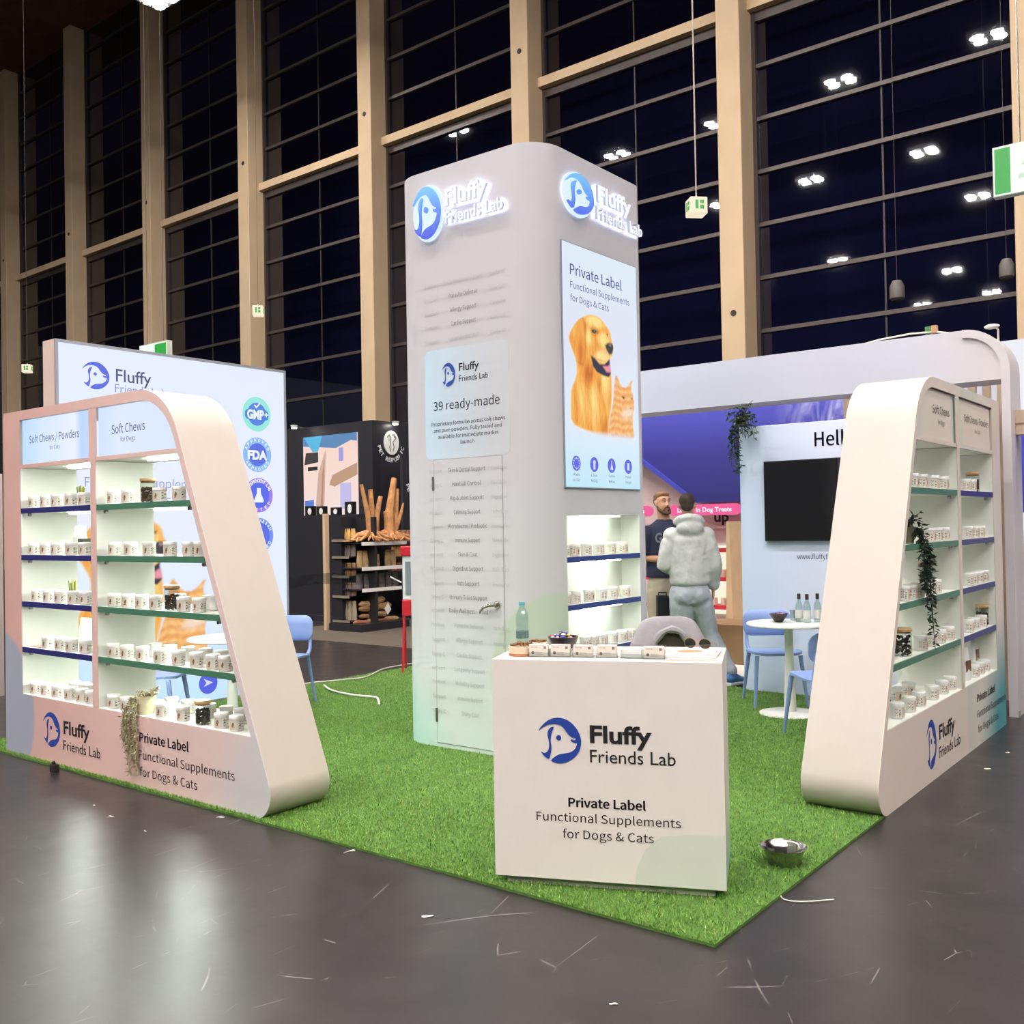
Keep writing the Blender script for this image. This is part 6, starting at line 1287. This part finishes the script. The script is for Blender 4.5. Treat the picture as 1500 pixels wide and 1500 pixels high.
# ------------------------------------------------------------------ exit signs
EG=emis('exit_green',(24,176,60),.9); EWT=emis('exit_white',(240,255,240),1.0); EIV=emis('exit_ivory',(250,236,206),.95)
def runner(mb,F,u,z,s,mir=1):
    P=lambda a,b:(u+mir*a*s,z+b*s)
    mb.prism([P(.00,.28),P(.16,.30),P(.22,.14),P(.12,-.02),P(.24,-.16),P(.16,-.36),P(.08,-.34),P(.12,-.18),P(-.02,-.04),P(-.12,-.20),P(-.34,-.22),P(-.34,-.14),P(-.16,-.10),P(-.06,.10),P(-.14,.14),P(-.22,.02),P(-.28,.06),P(-.18,.22)],lambda a,b,t:F.p(a,b,t),.002,.004)
    disc(mb,F,u+mir*.16*s,z+.38*s,.07*s,.002,n=14)
es=thing('exit_sign','large green running-man exit sign hanging at right edge under the roof','exit sign',(-1.6,10.95,4.83)); EF=Face(0,10.9,0)
MB().box(-2.245,10.9,4.835,-.95,11.0,5.345).build('housing',mat('sign_body',(190,196,180),.5),es,bevel=.006)
f_=MB().fbox(EF,-2.235,-.96,4.845,5.335,0.0,.004).build('face_panel',EWT,es)
MB().fbox(EF,-2.225,-2.08,4.86,5.32,.004,.006).build('door_symbol',EG,f_); mb=MB(); runner(mb,EF,-1.84,5.09,.5); mb.build('running_figure',EG,f_)
mb=MB(); mb.prism([(-1.45,5.03),(-1.2,5.03),(-1.2,4.95),(-1.05,5.09),(-1.2,5.23),(-1.2,5.15),(-1.45,5.15)],lambda a,b,t:EF.p(a,b,t),.004,.006); mb.build('arrow',EG,f_)
for x in (-2.0,-1.2): MB().tube([(x,10.95,5.345),(x,10.95,CEIL_Z)],.01,5).build('suspension_wire',steel,es)
es=thing('exit_sign','green exit sign peeping over top edge of the lightbox','exit sign',(-12.3,7.9,4.0)); EF2=Face(0,7.9,0)
MB().box(-12.95,7.9,3.72,-12.25,7.98,4.28).build('housing',mat('sign_body',(190,196,180)),es); f_=MB().fbox(EF2,-12.94,-12.26,3.73,4.27,0,.004).build('face_panel',EWT,es); MB().fbox(EF2,-12.55,-12.27,3.75,4.25,.004,.006).build('door_symbol',EG,f_)
mb=MB(); runner(mb,EF2,-12.43,4.0,.45); mb.build('running_figure',EWT,f_)
for x in (-12.8,-12.4): MB().tube([(x,7.94,4.28),(x,7.94,CEIL_Z)],.003,5).build('suspension_wire',mat('wire_dark',(60,56,52),.6),es)
def cube_sign(x,y,z,s,lb_,cablet,wr=.003):
    t=thing('exit_cube',lb_,'exit sign',(x,y,z),math.radians(38+8)); mb=MB(); mb.box(-s,-s,-s,s,s,s*.9); mb.build('housing',EIV,t,world=False,bevel=s*.12)
    for A in (Face(0,-s,0),Face(s,0,90),Face(-s,0,-90)):
        mb=MB(); mb.fbox(A,-s*.45,-s*.1,-s*.5,s*.5,.002,.006); mb.fbox(A,s*.1,s*.55,-s*.5,-s*.05,.002,.006); mb.fbox(A,s*.1,s*.55,s*.1,s*.5,.002,.006); mb.build('green_symbol',EG,t,world=False)
    MB().lathe([(s*.25,s*.9),(s*.15,s*1.25),(0,s*1.25)],10).build('cap',steel,t,world=False)
    if cablet: MB().tube([(0,0,s*1.2),(0,0,CEIL_Z-z)],wr,6).build('suspension_wire',mat('wire_pale',(150,140,128),.5) if wr>.01 else mat('wire_dark',(60,56,52),.6),t,world=False)
cube_sign(-6.46,12.64,6.07,.125,'cube-shaped exit sign hanging on long wire above the partition wall',True,.011)
cube_sign(-16.3,12.6,6.04,.105,'small cube exit sign before the concrete column left of the tower',True)
cube_sign(-20.0,9.7,4.95,.085,'small cube exit sign at far left above the left unit',True)
# small loudspeakers seen among the roof lights
for i,(x,y,z) in enumerate(((-3.0,15.3,4.96),(-4.20,14.25,4.66))):
    t=thing('pendant_speaker',['small dark pendant loudspeaker hanging near the exit sign under the roof','small dark pendant loudspeaker hanging just above the overhead arch'][i],'speaker',(x,y,z)); MB().lathe([(0,0),(.07,0),(.10,.03),(.10,.20),(.06,.28),(0,.28)],20).build('speaker_body',mat('speaker_grey',(78,70,66),.5),t,world=False,smooth=True); MB().lathe([(0,-.005),(.065,-.005),(.065,.0),(0,.0)],20).build('grille',mat('grille_dark',(30,28,28),.7),t,world=False); MB().tube([(0,0,.27),(0,0,CEIL_Z-z)],.003,5).build('suspension_wire',mat('wire_dark',(60,56,52),.6),t,world=False)
